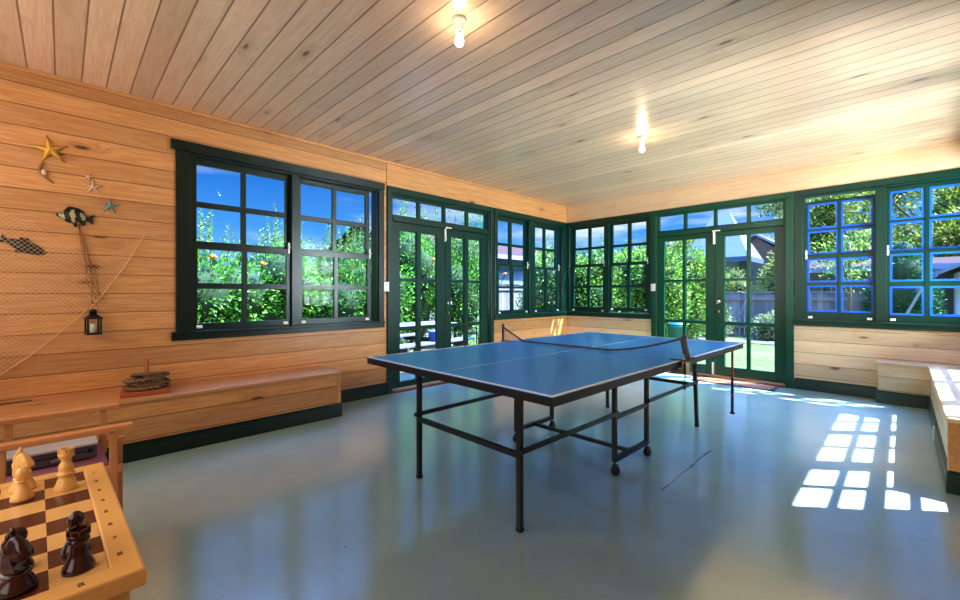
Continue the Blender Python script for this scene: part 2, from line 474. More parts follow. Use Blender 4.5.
def U(s0, s1, p, rows, top=2.37, bot=.873, latch=None):
    d = dict(s0=s0, s1=s1, ps=[(p[0], p[1]), (p[2], p[3])], up=rows[:2], lo=rows[2:], top=top, meet=(rows[1][0] + rows[2][1]) / 2 - .018, bot=bot)
    if latch is not None: d['latch'] = latch
    return d
R1 = [(1.996, 2.318), (1.649, 1.946), (1.28, 1.577), (.928, 1.23)]
R2 = [(1.972, 2.306), (1.648, 1.928), (1.305, 1.60), (.933, 1.268)]
R3 = [(2.004, 2.335), (1.704, 1.963), (1.33, 1.653), (.96, 1.29)]
R4 = [(1.982, 2.287), (1.668, 1.955), (1.325, 1.612), (.965, 1.287)]
R5 = [(2.005, 2.325), (1.66, 1.98), (1.32, 1.625), (.95, 1.268)]
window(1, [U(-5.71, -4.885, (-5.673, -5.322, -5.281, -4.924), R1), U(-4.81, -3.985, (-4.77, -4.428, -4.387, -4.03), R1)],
       'dark green double hung window pair beside the starfish on the left wall', M['green_shaded'], (-5.834, -3.83), head_cap=True, mull=[(-4.885, -4.81)])
window(2, [U(-1.85, -1.105, (-1.81, -1.527, -1.468, -1.154), R2), U(-.955, -.225, (-.904, -.627, -.575, -.279), R2)],
       'green double hung window pair on the left wall nearest the corner', M['green'], (-1.93, -.02), mull=[(-1.105, -.955)])
window(3, [U(.08, .757, (.14, .409, .458, .712), R3), U(.83, 1.505, (.872, 1.136, 1.19, 1.443), R3, bot=.905)],
       'green double hung window pair on the far wall nearest the corner', M['green'], (.022, 1.548), mull=[(.757, .83)])
window(4, [U(3.455, 4.09, (3.474, 3.764, 3.790, 4.074), R4, top=2.318, latch=3.466), U(4.18, 4.84, (4.204, 4.472, 4.508, 4.80), R5, latch=4.19)],
       'green window pair with bright blue pane edges above the right bench', M['green'], (3.352, 4.93), blue=True, mull=[(4.09, 4.18)])
window(5, [U(-.90, -.08, (-.83, -.495, -.455, -.12), R1), U(-1.83, -.94, (-1.79, -1.405, -1.365, -.98), R1), U(-2.77, -1.90, (-2.69, -2.36, -2.32, -1.98), R1)],
       'green triple window in the right wall above the long bench', M['green'], (-2.88, -.022), mull=[(-.94, -.90), (-1.90, -1.83)])

# ------------------------------------------------------------------ french doors
def door(idx, outer, leaves, rows, tr, label, mat, knob, bolt, bottom_bolt=None, zt=2.055):
    tf, a, b = DOOR[idx]
    r = thing('door_%d' % idx, label, 'door', tf((a + b) / 2, 0, 0), kind='structure', world=True)
    o0, o1 = outer
    m = MB(tf)
    m.box((o0, 0, 0), (a, .024, 2.395)); m.box((b, 0, 0), (o1, .024, 2.395)); m.box((o0, 0, 2.395), (o1, .026, 2.466))
    m.box((a, -WT, .04), (a + .02, 0, 2.40)); m.box((b - .02, -WT, .04), (b, 0, 2.40)); m.box((a + .02, -WT, 2.378), (b - .02, 0, 2.40))
    m.box((a + .02, -.10, zt + .004), (b - .02, .012, zt + .062))                                   # transom rail
    m.build('frame', mat, r, bevel=.003)
    m = MB(tf); t0, t1 = tr
    ca, cb = a + .02, b - .02; n = 4; bar = .042; w = ((cb - ca) - 2 * .012 - 3 * bar) / 4
    ps = [(ca + .012 + i * (w + bar), ca + .012 + i * (w + bar) + w) for i in range(4)]
    sash(m, ca, cb, zt + .062, 2.378, ps, [(t0, t1)], -.07, -.03)
    so = m.build('transom', mat, r, bevel=.002)
    MB(tf).box((ca + .005, -.052, zt + .07), (cb - .005, -.048, 2.37)).build('pane', M['glass'], so)
    for (s0, s1, ps) in leaves:
        m = MB(tf); sash(m, s0, s1, .045, zt, ps, sorted(rows), -.058, -.018)
        lf = m.build('door_leaf', mat, r, bevel=.003)
        MB(tf).box((s0 + .03, -.04, .08), (s1 - .03, -.036, zt - .04)).build('pane', M['glass'], lf)
        hs = s0 if s0 == leaves[0][0] else s1
        for hz in (.25, 1.05, 1.85):
            MB(tf).box((hs - .012, -.018, hz - .05), (hs + .012, -.008, hz + .05)).build('hinge', mat, lf, bevel=.002)
    # knob, lock, bolts
    kx, kz = knob
    k = MB(tf)
    def ring(rr, d): return [(kx + rr * math.cos(q * PI / 8), d, kz + rr * math.sin(q * PI / 8)) for q in range(16)]
    prof = [(.026, -.018), (.026, -.010), (.011, -.006), (.011, .014), (.024, .022), (.028, .034), (.022, .046), (.004, .049)]
    vs = []; fs = []
    for rr, d in prof: vs += ring(rr, d)
    for i in range(len(prof) - 1):
        for j in range(16): fs.append((i*16+j, i*16+(j+1) % 16, (i+1)*16+(j+1) % 16, (i+1)*16+j))
    fs.append(tuple(range(112, 128)))
    k.add(vs, fs, 0, True); k.build('knob', M['chrome'], r)
    l = MB(tf); kz2 = kz - .135
    l.add([(kx + .013 * math.cos(q*PI/6), d, kz2 + .018 * math.sin(q*PI/6)) for d in (-.018, -.010) for q in range(12)],
          [tuple(range(12, 24))] + [(j, (j+1) % 12, 12 + (j+1) % 12, 12 + j) for j in range(12)])
    l.build('keyhole_plate', M['brass'], r)
    q = bolt
    l = MB(tf); l.box((q - .013, -.018, zt - .17), (q + .013, -.002, zt - .005)); l.box((q - .006, -.002, zt - .15), (q + .006, .012, zt - .12)); l.box((q - .013, .013, zt + .006), (q + .085, .026, zt + .022)); l.box((q - .013, -.016, zt - .005), (q + .013, .02, zt + .006))
    l.build('top_bolt', M['white'], r, bevel=.002)
    if bottom_bolt:
        q = bottom_bolt
        l = MB(tf); l.box((q - .012, -.018, .05), (q + .012, .0, .22)); l.box((q - .006, 0, .15), (q + .006, .016, .18))
        l.build('bottom_bolt', M['white'], r, bevel=.002)
    m = MB(tf); m.box((a, -WT, 0), (b, -.012, .042)); m.build('sill', M['threshold_w'], r, bevel=.003)
    m = MB(tf); m.box((o0 + .085, -.012, 0), (o1 - .085, .05, .022)); m.build('threshold', M['threshold'], r, bevel=.005)
    return r
door(1, (-3.785, -1.955), [(-3.70, -2.866, [(-3.59, -3.329), (-3.268, -3.006)]), (-2.860, -2.04, [(-2.763, -2.511), (-2.442, -2.185)])],
     [(1.377, 1.956), (.782, 1.338), (.114, .735)], (2.145, 2.345), 'green french doors on the left wall with white top bolt and transom panes', M['green'], (-2.805, 1.06), -2.872)
door(2, (1.550, 3.345), [(1.64, 2.435, [(1.736, 2.002), (2.046, 2.317)]), (2.441, 3.24, [(2.559, 2.824), (2.868, 3.137)])],
     [(1.402, 1.982), (.804, 1.365), (.173, .753)], (2.15, 2.372), 'green french doors on the far wall opening to the lawn', M['green_lt'], (2.492, 1.075), 2.43, bottom_bolt=2.415)

# ------------------------------------------------------------------ benches
r = thing('storage_bench', 'long low pine bench along the left wall under the nautical decorations', 'bench', (.24, -6.0, 0), world=True)
MB().box((.012, YF + .01, .13), (.455, -4.60, .405)).build('bench_front', M['bench_l'], r, bevel=.002)
MB().box((.004, YF + .01, .407), (.475, -4.585, .437)).build('bench_top', M['bench_top'], r, bevel=.008)
m = MB(); m.box((.43, -4.625, .13), (.462, -4.588, .405)); m.build('corner_post', M['fascia_l'], r, bevel=.003)
m = MB(); m.box((.012, YF + .01, 0), (.472, -4.58, .115)); m.box((.012, YF + .01, .115), (.463, -4.588, .130)); m.build('plinth', M['green_shaded'], r, bevel=.003, label='green plinth with shade in its colour')
m = MB()
m.box((.012, -6.83, .437), (.018, -6.66, .443)); m.build('hinge', M['black'], r)

r = thing('corner_bench', 'pale pine L shaped bench in the right corner with sun patches on top', 'bench', (4.7, -1.4, 0), world=True)
MB().box((4.115, -.19, .135), (4.505, -.022, .420)).build('bench_front', M['bench_r'], r, bevel=.002)
MB().box((4.505, -2.74, .135), (4.95, -.022, .420)).build('bench_side', M['bench_ry'], r, bevel=.002)
m = MB(); m.box((4.495, -2.765, .128), (4.96, -2.742, .420)); m.build('end_panel', M['fascia_l'], r, bevel=.003, label='orange pine end panel')
m = MB(); m.prism([(4.085, -.205), (4.49, -.205), (4.49, -2.78), (4.958, -2.78), (4.958, -.002), (4.085, -.002)], lambda a, b, t: (a, b, t), .421, .448)
m.build('bench_top', M['bench_top_r'], r, bevel=.006)
m = MB(); m.prism([(4.10, -.205), (4.488, -.205), (4.488, -2.775), (4.958, -2.775), (4.958, -.022), (4.10, -.022)], lambda a, b, t: (a, b, t), 0, .122)
m.prism([(4.107, -.198), (4.496, -.198), (4.496, -2.768), (4.95, -2.768), (4.95, -.022), (4.107, -.022)], lambda a, b, t: (a, b, t), .122, .135)
m.build('plinth', M['green'], r, bevel=.003, label='green plinth')

# ------------------------------------------------------------------ switches, outlet
def switch(tf, s, z, label, w=.068, h=.115, cat='light switch', name='light_switch'):
    r = thing(name, label, cat, tf(s, 0, z), world=True)
    dz = .024
    MB(tf).box((s - w/2, dz, z - h/2), (s + w/2, dz + .01, z + h/2)).build('plate', M['white'], r, bevel=.003)
    for q in (-1, 1): MB(tf).box((s - .008, dz + .01, z + q*h*.22 - .012), (s + .008, dz + .015, z + q*h*.22 + .012)).build('rocker', M['white'], r, bevel=.002)
switch(TL, -3.805, 1.27, 'white light switch between the big left window and the left door')
switch(TB, 1.585, 1.285, 'white light switch left of the far doors')
r = thing('power_outlet', 'white power outlet low on the plinth of the corner bench', 'outlet', (4.488, -1.55, .07), world=True)
MB().box((4.478, -1.60, .02), (4.488, -1.50, .12)).build('plate', M['white'], r, bevel=.002)
for q in (-.025, .025): MB().box((4.474, -1.55 + q - .012, .06), (4.478, -1.55 + q + .012, .085)).build('socket', M['white'], r, bevel=.001)

# ------------------------------------------------------------------ ceiling bulbs
M['bulb'] = emit_mat('bulb_glow', (1, .82, .55, 1), 95.0)
def bulb(x, y, label):
    r = thing('ceiling_light', label, 'light', (x, y, H), group='bare bulbs on the ceiling')
    r.scale = (.74, .74, .78)
    MB().lathe([(.0, 0), (.055, 0), (.055, -.012), (.044, -.03), (.032, -.036), (.030, -.085), (.026, -.09), (.001, -.09)], 24).build('lamp_holder', M['white'], r)
    MB().lathe([(.001, -.088), (.016, -.09), (.016, -.108), (.001, -.109)], 16).build('bulb_cap', M['brass'], r)
    MB().lathe([(.001, -.107), (.016, -.11), (.020, -.125), (.029, -.145), (.033, -.165), (.030, -.183), (.018, -.196), (.001, -.20)], 20).build('bulb', M['bulb'], r, label='glowing warm bulb')
bulb(2.52, -4.90, 'bare glowing bulb in white holder on the ceiling, nearer the viewer')
bulb(2.47, -2.40, 'bare glowing bulb in white holder on the ceiling, farther above the table end')

# door mat
r = thing('door_mat', 'flat brown coir door mat at the far doors', 'mat', (2.72, -.24, 0), world=True)
MB().box((2.28, -.36, .001), (3.16, -.09, .016)).build('pile', M['coir'], r, bevel=.004)
m = MB(); m.box((2.26, -.385, .001), (3.20, -.361, .012)); m.box((3.161, -.385, .001), (3.20, -.07, .012)); m.box((2.26, -.361, .001), (2.279, -.07, .012)); m.build('edging', M['coir_edge'], r)
# ------------------------------------------------------------------ table tennis table
TX, TY, TT = 2.5517, -3.6975, -.0156
r = thing('ping_pong_table', 'blue ping pong table with white edge lines on a black wheeled frame', 'table', (TX, TY, 0), TT)
HW, HL = .7625, 1.37
def half(y0, y1):
    m = MB(); m.box((-HW, y0, .756), (HW, y1, .760), 0)
    e = .02; z0, z1 = .7601, .7607
    m.box((-HW, y0, z0), (-HW + e, y1, z1), 1); m.box((HW - e, y0, z0), (HW, y1, z1), 1)
    ye = y0 if y0 < -1 else y1
    m.box((-HW + e, min(ye, ye + (e if y0 < -1 else -e)), z0), (HW - e, max(ye, ye + (e if y0 < -1 else -e)), z1), 1)
    m.box((-.0025, y0 + (e if y0 < -1 else 0), z0), (.0025, y1 - (0 if y0 < -1 else e), z1), 1)
    m.build('tabletop', [M['blue_top'], M['line']], r)
    m = MB(); t = .02; za, zb = .718, .7555
    m.box((-HW + .0005, y0 + .0005, za), (-HW + t, y1 - .0005, zb)); m.box((HW - t, y0 + .0005, za), (HW - .0005, y1 - .0005, zb))
    m.box((-HW + t, y0 + .0005, za), (HW - t, y0 + t, zb)); m.box((-HW + t, y1 - t, za), (HW - t, y1 - .0005, zb))
    m.box((-HW + t, (y0 + y1)/2 - .015, za), (HW - t, (y0 + y1)/2 + .015, zb))
    m.build('apron', M['black'], r)
half(-HL, -.003); half(.003, HL)
LW = .028
for sx in (-1, 1):
    for sy in (-1, 1):
        x = sx * .425; y = sy * 1.185
        ft = y + (sy * .035 if sy > 0 else 0); 
        xo = x + (sx * .012 if sy > 0 else 0)
        m = MB(); m.bar((xo, ft, .018), (x, y, .712), LW, LW, up=(0, 1, 0))
        lg = m.build('leg', M['black'], r, bevel=.003)
        m = MB(); m.bar((xo, ft, 0), (xo, ft, .02), LW + .003, LW + .003, up=(0, 1, 0)); m.build('foot_cap', M['rubber'], lg, bevel=.002)
        # long rail from the leg to the wheeled frame
        m = MB(); m.bar((x + sx*.022, sy*1.20, .405), (x + sx*.022, sy*.225, .405), .012, .026)
        m.bar((x + sx*.03, sy*1.20, .405), (x + sx*.0, sy*1.20, .405), .012, .02)
        m.build('side_rail', M['black'], r)
for sy in (-1, 1):
    m = MB(); m.bar((-.425, sy*1.185, .378), (.425, sy*1.185, .378), .026, .026); m.build('cross_bar', M['black'], r)
for sx in (-1, 1):
    x = sx * .425
    u = MB()
    for sy in (-1, 1): u.bar((x, sy*.236, .085), (x, sy*.236, .712), LW, LW, up=(0,1,0))
    u.bar((x, -.236, .098), (x, .236, .098), .03, .03); u.bar((x, -.236, .372), (x, .236, .372), .022, .026)
    u.build('wheel_frame', M['black'], r, bevel=.002)
    for sy in (-1, 1):
        m = MB(); cx, cy = x + .012, sy*.236 - .012
        m.tube([(x, sy*.236, .085), (x, sy*.236, .06)], .007, 8)
        m.box((cx - .014, cy - .014, .064), (cx + .014, cy + .014, .072)); m.bar((cx - .028, cy, .033), (cx + .028, cy, .033), .009, .009)
        c = m.build('caster', M['black'], r)
        w = MB(); rt = Matrix.Rotation(PI/2, 3, 'Y')
        w.lathe([(.006, -.024), (.020, -.023), (.029, -.015), (.032, 0), (.029, .015), (.020, .023), (.006, .024)], 20, (cx, cy, .033), rot=rt)
        w.build('wheel', M['rubber'], c)
m = MB(); m.bar((-.425, 0, .092), (.425, 0, .092), .024, .024); m.build('cross_bar', M['black'], r)
# folding stop hanging from the far right corner
m = MB(); m.bar((.70, 1.29, .175), (.70, 1.29, .712), .015, .015, up=(0,1,0)); m.bar((.70, 1.29, .30), (.70, 1.29, .33), .022, .022, up=(0,1,0))
sr = m.build('hanging_stop', M['threshold'], r, bevel=.001, label='thin brown rod with a black lower end hanging from the corner')
m = MB(); m.bar((.70, 1.29, .155), (.70, 1.29, .46), .018, .018, up=(0,1,0)); m.lathe([(.010, 0), (.02, .004), (.02, .016), (.01, .02)], 12, (.70, 1.29, .152)); m.build('rod_end', M['rubber'], sr)

# ------------------------------------------------------------------ net
def net_mat(name, col, cell, wire):
    m, nt, out = newmat(name); T = NT(nt)
    tc = T.n('ShaderNodeUVMap'); sp = T.n('ShaderNodeSeparateXYZ'); T.l(tc.outputs[0], sp.inputs[0])
    f = []
    for i in (0, 1):
        q = T.math('FRACT', T.math('DIVIDE', sp.outputs[i], cell)); f.append(T.math('LESS_THAN', q, wire))
    k = T.math('MAXIMUM', f[0], f[1])
    b = T.n('ShaderNodeBsdfPrincipled'); b.inputs['Base Color'].default_value = col; b.inputs['Roughness'].default_value = .8
    tr = T.n('ShaderNodeBsdfTransparent'); mx = T.n('ShaderNodeMixShader')
    T.l(k, mx.inputs[0]); T.l(tr.outputs[0], mx.inputs[1]); T.l(b.outputs[0], mx.inputs[2]); T.l(mx.outputs[0], out.inputs[0])
    return m
M['net'] = net_mat('table_net_mesh', rgb(66,98,150), .012, .16)
M['tape'] = plain('dark_net_tape', rgb(70,60,72), .7)
M['dark_brown'] = plain('dark_brown_plastic', rgb(58,44,46), .4)
M['tan'] = plain('tan_metal', rgb(176,150,122), .45)
r = thing('table_net', 'slack dark net clamped across the blue ping pong table, sagging onto it', 'net', (TX, TY, .76), TT)
XP = .79
def topz(t):      # t 0 (far post) .. 1 (near post) : height of the tape above the table
    if t < .14: return .115 * (1 - t/.14) ** 1.05 + .012
    if t < .62: return .012
    q = (t - .62) / .38
    return .012 + .140 * q ** 1.6
N = 60; pts = []; 
for i in range(N + 1):
    t = i / N; x = -XP + 2*XP*t
    pts.append((x, .05 * math.sin(PI * t) , topz(t)))
m = MB(); vs = []; fs = []
for i, p in enumerate(pts):
    t = i / N; lo = .0035
    vs.append((p[0], p[1], p[2])); vs.append((p[0], -.01 + .03 * math.sin(PI*t), lo))
for i in range(N): fs.append((2*i, 2*i+2, 2*i+3, 2*i+1))
m.add(vs, fs, 0)
nm = m.build('mesh', M['net'], r, recalc=False)
uv = nm.data.uv_layers.new(name='UVMap')
for p in nm.data.polygons:
    for li in p.loop_indices:
        v = nm.data.vertices[nm.data.loops[li].vertex_index].co
        uv.data[li].uv = (v.x, v.z + v.y)
m = MB(); 
for i in range(N): m.bar(pts[i], pts[i+1], .004, .013)
m.build('tape', M['tape'], r)
m = MB(); m.bar((-XP, 0, .0), (-XP, 0, .155), .016, .016, up=(0,1,0)); m.bar((-XP + .0, 0, .004), (-XP + .07, 0, .004), .03, .006); m.bar((-XP, 0, -.06), (-XP, 0, .004), .03, .03, up=(0,1,0))
m.build('post', M['black'], r, bevel=.002)
m = MB(); m.bar((XP + .012, .0, .0), (XP - .018, 0, .150), .024, .024, up=(0,1,0)); m.bar((XP - .004, -.006, .045), (XP - .020, -.010, .135), .022, .026, up=(0,1,0))
m.bar((XP - .02, 0, .148), (XP - .005, 0, .158), .03, .016); m.bar((XP - .10, 0, .004), (XP + .02, 0, .004), .035, .006); m.bar((XP + .02, -.012, .02), (XP + .035, .02, .02), .02, .016)
m.build('post', M['dark_brown'], r, bevel=.003)
m = MB(); m.box((-.772 + 1.544, -.03, -.085), (.80, .03, .0)); m.box((.70, -.025, -.085), (.772, .025, -.062)); m.tube([(.73, 0, -.062), (.73, 0, -.05)], .008, 8); 
m.build('clamp', M['tan'], r, bevel=.003)
m = MB(); m.tube([(.792, -.034, .0), (.795, -.038, -.07), (.794, -.038, -.15)], .0028, 6); m.tube([(.794 + .0, -.038 + .010*math.cos(a*PI/6), -.163 + .013*math.sin(a*PI/6)) for a in range(12)], .0022, 5, closed=True)
m.tube([(.792, -.034, -.015), (.794, -.037, -.075)], .008, 8)
m.build('cord', M['rubber'], r, label='dark cord with a small loop hanging from the clamp')

# ------------------------------------------------------------------ chess table
M['maple'] = plain('pale_maple', rgb(228,176,104), .32, vary=.08, bscale=9, bump=.05)
M['maple2'] = plain('maple_side', rgb(206,150,84), .4, vary=.1, bscale=9)
M['sq_l'] = plain('light_square', rgb(226,178,112), .25, vary=.08, bscale=12)
M['sq_d'] = plain('dark_square', rgb(84,40,34), .22, vary=.15, bscale=12)
M['boxwood'] = plain('boxwood', rgb(232,184,108), .28, vary=.12, bscale=20)
M['rosewood'] = plain('rosewood', rgb(52,16,18), .18, vary=.25, bscale=25, spec=.6)
M['ink'] = plain('brown_ink', rgb(96,62,38), .6)
CZ = .74; CR = .030
CX, CY = 3.137, -6.735
r = thing('chess_table', 'pale wooden chess table with dark and light squares at the front left', 'table', (CX, CY, 0), CR)
SQ = .0676; P4 = 4 * SQ; E4 = .3125
m = MB()
for i in range(8):
    for j in range(8):
        u0 = -P4 + i*SQ; v1 = P4 - j*SQ
        m.box((u0, v1 - SQ, CZ - .012), (u0 + SQ, v1, CZ), 0 if (i + j) % 2 else 1)
m.build('chessboard', [M['sq_l'], M['sq_d']], r)
m = MB(); z0, z1 = CZ - .028, CZ + .002
for f in (lambda a, b: (a, b), lambda a, b: (-b, a), lambda a, b: (-a, -b), lambda a, b: (b, -a)):
    pl = [f(*q) for q in ((P4, -P4), (E4, -E4), (E4, E4), (P4, P4))]
    m.prism(pl, lambda a, b, t: (a, b, t), z0, z1)
m.build('border', M['maple'], r, bevel=.004)
m = MB(); q = E4 - .045
m.box((-q, -q, CZ - .11), (q, -q + .018, CZ - .029)); m.box((-q, q - .018, CZ - .11), (q, q, CZ - .029)); m.box((-q, -q + .018, CZ - .11), (-q + .018, q - .018, CZ - .029)); m.box((q - .018, -q + .018, CZ - .11), (q, q - .018, CZ - .029))
m.box((-q + .018, -q + .018, CZ - .05), (q - .018, q - .018, CZ - .029))
m.build('apron', M['maple2'], r)
for sx in (-1, 1):
    for sy in (-1, 1):
        a, b = sx * (E4 - .048), sy * (E4 - .048)
        MB().box((a - .03, b - .03, 0), (a + .03, b + .03, CZ - .029)).build('leg', M['maple'], r, bevel=.004)
def text_mesh(name, s, size, loc, rotz, mat, parent):
    cu = bpy.data.curves.new('text', 'FONT'); cu.body = s; cu.size = size; cu.align_x = 'CENTER'; cu.align_y = 'CENTER'; cu.extrude = .0003
    o = bpy.data.objects.new('text', cu); COL.objects.link(o)
    bpy.context.view_layer.update()
    me = bpy.data.meshes.new_from_object(o.evaluated_get(bpy.context.evaluated_depsgraph_get()))
    bpy.data.objects.remove(o); bpy.data.curves.remove(cu)
    me.transform(Matrix.Translation(loc) @ Matrix.Rotation(rotz, 4, 'Z')); me.materials.clear(); me.materials.append(mat)
    n = bpy.data.objects.new(name, me); COL.objects.link(n); n.parent = parent
    return n
bd = (P4 + E4) / 2
for i in range(8):
    text_mesh('rank_number', str(i + 1), .017, (-P4 + (i + .5) * SQ, bd - .004, CZ + .0023), PI/2, M['ink'], r)
for j in range(8):
    text_mesh('file_letter', 'abcdefgh'[j], .022, (bd, P4 - (j + .5) * SQ, CZ + .0023), PI/2, M['ink'], r)

BASE = [(0, 0), (.027, 0), (.0275, .004), (.026, .010), (.0235, .013), (.0225, .016), (.019, .021)]
def piece(kind, i, j, dark, label, sc=1.0, face=0.0, rad=.74):
    u = -P4 + (i + .5) * SQ; v = P4 - (j + .5) * SQ
    c, s = math.cos(CR), math.sin(CR)
    mat = M['rosewood'] if dark else M['boxwood']
    r = thing('chess_' + kind, label, 'chess piece', (CX + c*u - s*v, CY + s*u + c*v, CZ + .0003), CR + face)
    r.scale = (rad, rad, sc)
    if kind == 'rook':
        pr = [(.0155, .032), (.0135, .046), (.0135, .050), (.018, .053), (.019, .056), (.016, .058), (.0165, .060), (0, .060)]
        if not dark: pr = [(.0165, .026), (.0215, .028), (.0225, .030), (.0205, .032), (.0165, .034), (.0182, .040), (.0175, .045), (.0135, .050), (.0112, .054), (.0135, .057), (.0165, .060), (0, .060)]
        MB().lathe(BASE + pr, 28).build('body', mat, r)
        m = MB()
        m.lathe([(0, .0598), (.0165, .0598), (.0195, .064), (.0195, .068), (0, .068)], 28)
        for k in range(6):
            a0 = 2*PI*k/6 + .12; a1 = 2*PI*(k+1)/6 - .12
            n = 5; ps = [(.0195*math.cos(a0 + (a1-a0)*q/n), .0195*math.sin(a0 + (a1-a0)*q/n)) for q in range(n+1)] + [(.013*math.cos(a1 - (a1-a0)*q/n), .013*math.sin(a1 - (a1-a0)*q/n)) for q in range(n+1)]
            m.prism(ps, lambda a, b, t: (a, b, t), .0678, .076)
        m.build('battlement', mat, r)
    elif kind == 'pawn':
        MB().lathe([(a*.92, b) for a, b in BASE] + [(.0125, .030), (.0095, .040), (.0095, .042), (.0165, .0435), (.0165, .0455), (.009, .0475)] +
                   [(.0155*math.cos(q*PI/12), .059 + .0155*math.sin(q*PI/12)) for q in range(-4, 6)] + [(0.0005, .0745)], 28).build('body', mat, r)
    elif kind == 'knight':
        MB().lathe(BASE + [(.0185, .024), (.0205, .026), (.0185, .029), (0, .029)], 28).build('pedestal', mat, r)
        # side profile of neck and head, nose toward +x
        prof = [(-.019, .027), (-.022, .040), (-.0215, .055), (-.018, .070), (-.011, .080), (-.005, .083), (-.001, .0845), (.003, .083), (.009, .079), (.017, .071), (.026, .061), (.0285, .055), (.025, .049), (.018, .049), (.010, .054), (.005, .053), (.004, .047), (.009, .040), (.015, .033), (.017, .027)]
        m = MB()
        n = len(prof); cx = sum(p[0] for p in prof)/n
        layers = [(-.0135, .62), (-.010, .90), (0, 1.0), (.010, .90), (.0135, .62)]
        vs = []; fs = []
        for t, k in layers:
            for a, b in prof:
                kk = k if b > .03 else max(k, .85)
                z = .053 + (b - .053) * (kk if b > .03 else 1)
                w = t * (1.15 if b < .05 else (.95 if b < .075 else .6))
                vs.append((a * kk, w, z))
        L = len(layers)
        for q in range(L - 1):
            for e in range(n): fs.append((q*n + e, q*n + (e+1) % n, (q+1)*n + (e+1) % n, (q+1)*n + e))
        fs.append(tuple(reversed(range(n)))); fs.append(tuple((L-1)*n + e for e in range(n)))
        m.add(vs, fs, 0, True); h = m.build('head', mat, r)
        sb = h.modifiers.new('s', 'SUBSURF'); sb.levels = 1; sb.render_levels = 2
        m = MB()
        mane = [(-.019, .034), (-.0235, .046), (-.0225, .060), (-.0175, .073), (-.009, .083), (-.002, .089)]
        for k in range(len(mane) - 1):
            a, b = mane[k], mane[k+1]
            m.blob(((a[0]+b[0])/2 - .001, 0, (a[1]+b[1])/2), (.0052, .005, .0088), 0, 8, 6)
        m.build('mane', mat, h)
    return r
piece('rook', 1, 0, False, 'pale chess rook standing on the second row of the board', 1.22, rad=.72)
piece('knight', 0, 1, False, 'pale chess knight on the far row of the board', 1.02, face=.8, rad=.80)
piece('pawn', 1, 1, False, 'pale chess pawn in front of the pale knight', .93)
piece('rook', 7, 0, True, 'dark chess rook at the near right corner of the board', .86, rad=.76)
piece('knight', 7, 1, True, 'dark chess knight on the nearest row beside the dark rook', 1.0, face=.75, rad=.84)
piece('pawn', 6, 0, True, 'dark chess pawn behind the dark rook', .93)
piece('pawn', 6, 1, True, 'dark chess pawn behind the dark knight', .93)

# ------------------------------------------------------------------ director's chair with a grey box on it
M['chair_wood'] = plain('chair_wood', rgb(208,142,92), .4, vary=.15, bscale=14)
M['purple'] = plain('dusty_purple_canvas', rgb(176,112,134), .85, bump=.4, bscale=300, vary=.08)
M['maroon'] = plain('maroon_canvas', rgb(98,40,44), .8)
M['grey_top'] = plain('pale_grey_metal', rgb(188,186,192), .45, vary=.05)
M['grey_dk'] = plain('dark_grey_plastic', rgb(84,84,92), .45, vary=.08)
r = thing('directors_chair', 'wooden folding chair with dusty purple canvas seat between chess table and bench', 'chair', (1.88, -6.58, 0), .02)
FX, NX = -.228, .205          # far and near arm (x), front is +y
SZ = .485
for x in (FX, NX):
    n = MB().bar((x, -.28, .648), (x, .272, .648), .046, .022).build('armrest', M['chair_wood'], r, bevel=.004)
    for y in (.212, -.085):
        MB().bar((x, y, SZ - .05), (x, y, .637), .028, .024, up=(0,1,0)).build('arm_post', M['chair_wood'], r, bevel=.003)
    MB().bar((x, -.27, SZ), (x, .292 if x < 0 else .238, SZ), .026, .03).build('seat_rail', M['chair_wood'], r, bevel=.003)
    MB().bar((x, -.245, SZ), (x, -.265, .90), .026, .026, up=(0,1,0)).build('back_post', M['chair_wood'], r, bevel=.003)
    MB().bar((x, -.25, .018), (x, .265, .018), .034, .034).build('floor_runner', M['chair_wood'], r, bevel=.003)
for y in (.16, -.225):
    MB().bar((FX, y, SZ - .012), (NX, y, .04), .022, .03, up=(0,0,1)).build('cross_leg', M['chair_wood'], r, bevel=.003)
    MB().bar((NX, y + .026, SZ - .012), (FX, y + .026, .04), .022, .03, up=(0,0,1)).build('cross_leg', M['chair_wood'], r, bevel=.003)
# the front upright pegs of the seat rails
for x in (FX, NX): MB().bar((x, .272 if x < 0 else .214, .035), (x, .272 if x < 0 else .214, SZ + .012), .022, .022, up=(0,1,0)).build('front_upright', M['chair_wood'], r, bevel=.003)
m = MB(); vs = []; fs = []; K = 10
for i in range(K + 1):
    t = i / K; x = FX + .012 + (NX - FX - .024) * t; z = SZ + .012 - .020 * math.sin(PI * t)
    vs += [(x, -.24, z), (x, .205, z)]
for i in range(K): fs.append((2*i, 2*i+1, 2*i+3, 2*i+2))
m.add(vs, fs, 0, True); st = m.build('seat', M['purple'], r, recalc=False)
md = st.modifiers.new('t', 'SOLIDIFY'); md.thickness = .004
m = MB(); vs = []; fs = []
for i in range(K + 1):
    t = i / K; x = FX + (NX - FX) * t; y = -.262 - .03 * math.sin(PI * t)
    vs += [(x, y, .74), (x, y - .006, .89)]
for i in range(K): fs.append((2*i, 2*i+1, 2*i+3, 2*i+2))
m.add(vs, fs, 0, True); st = m.build('backrest', M['purple'], r, recalc=False)
md = st.modifiers.new('t', 'SOLIDIFY'); md.thickness = .004

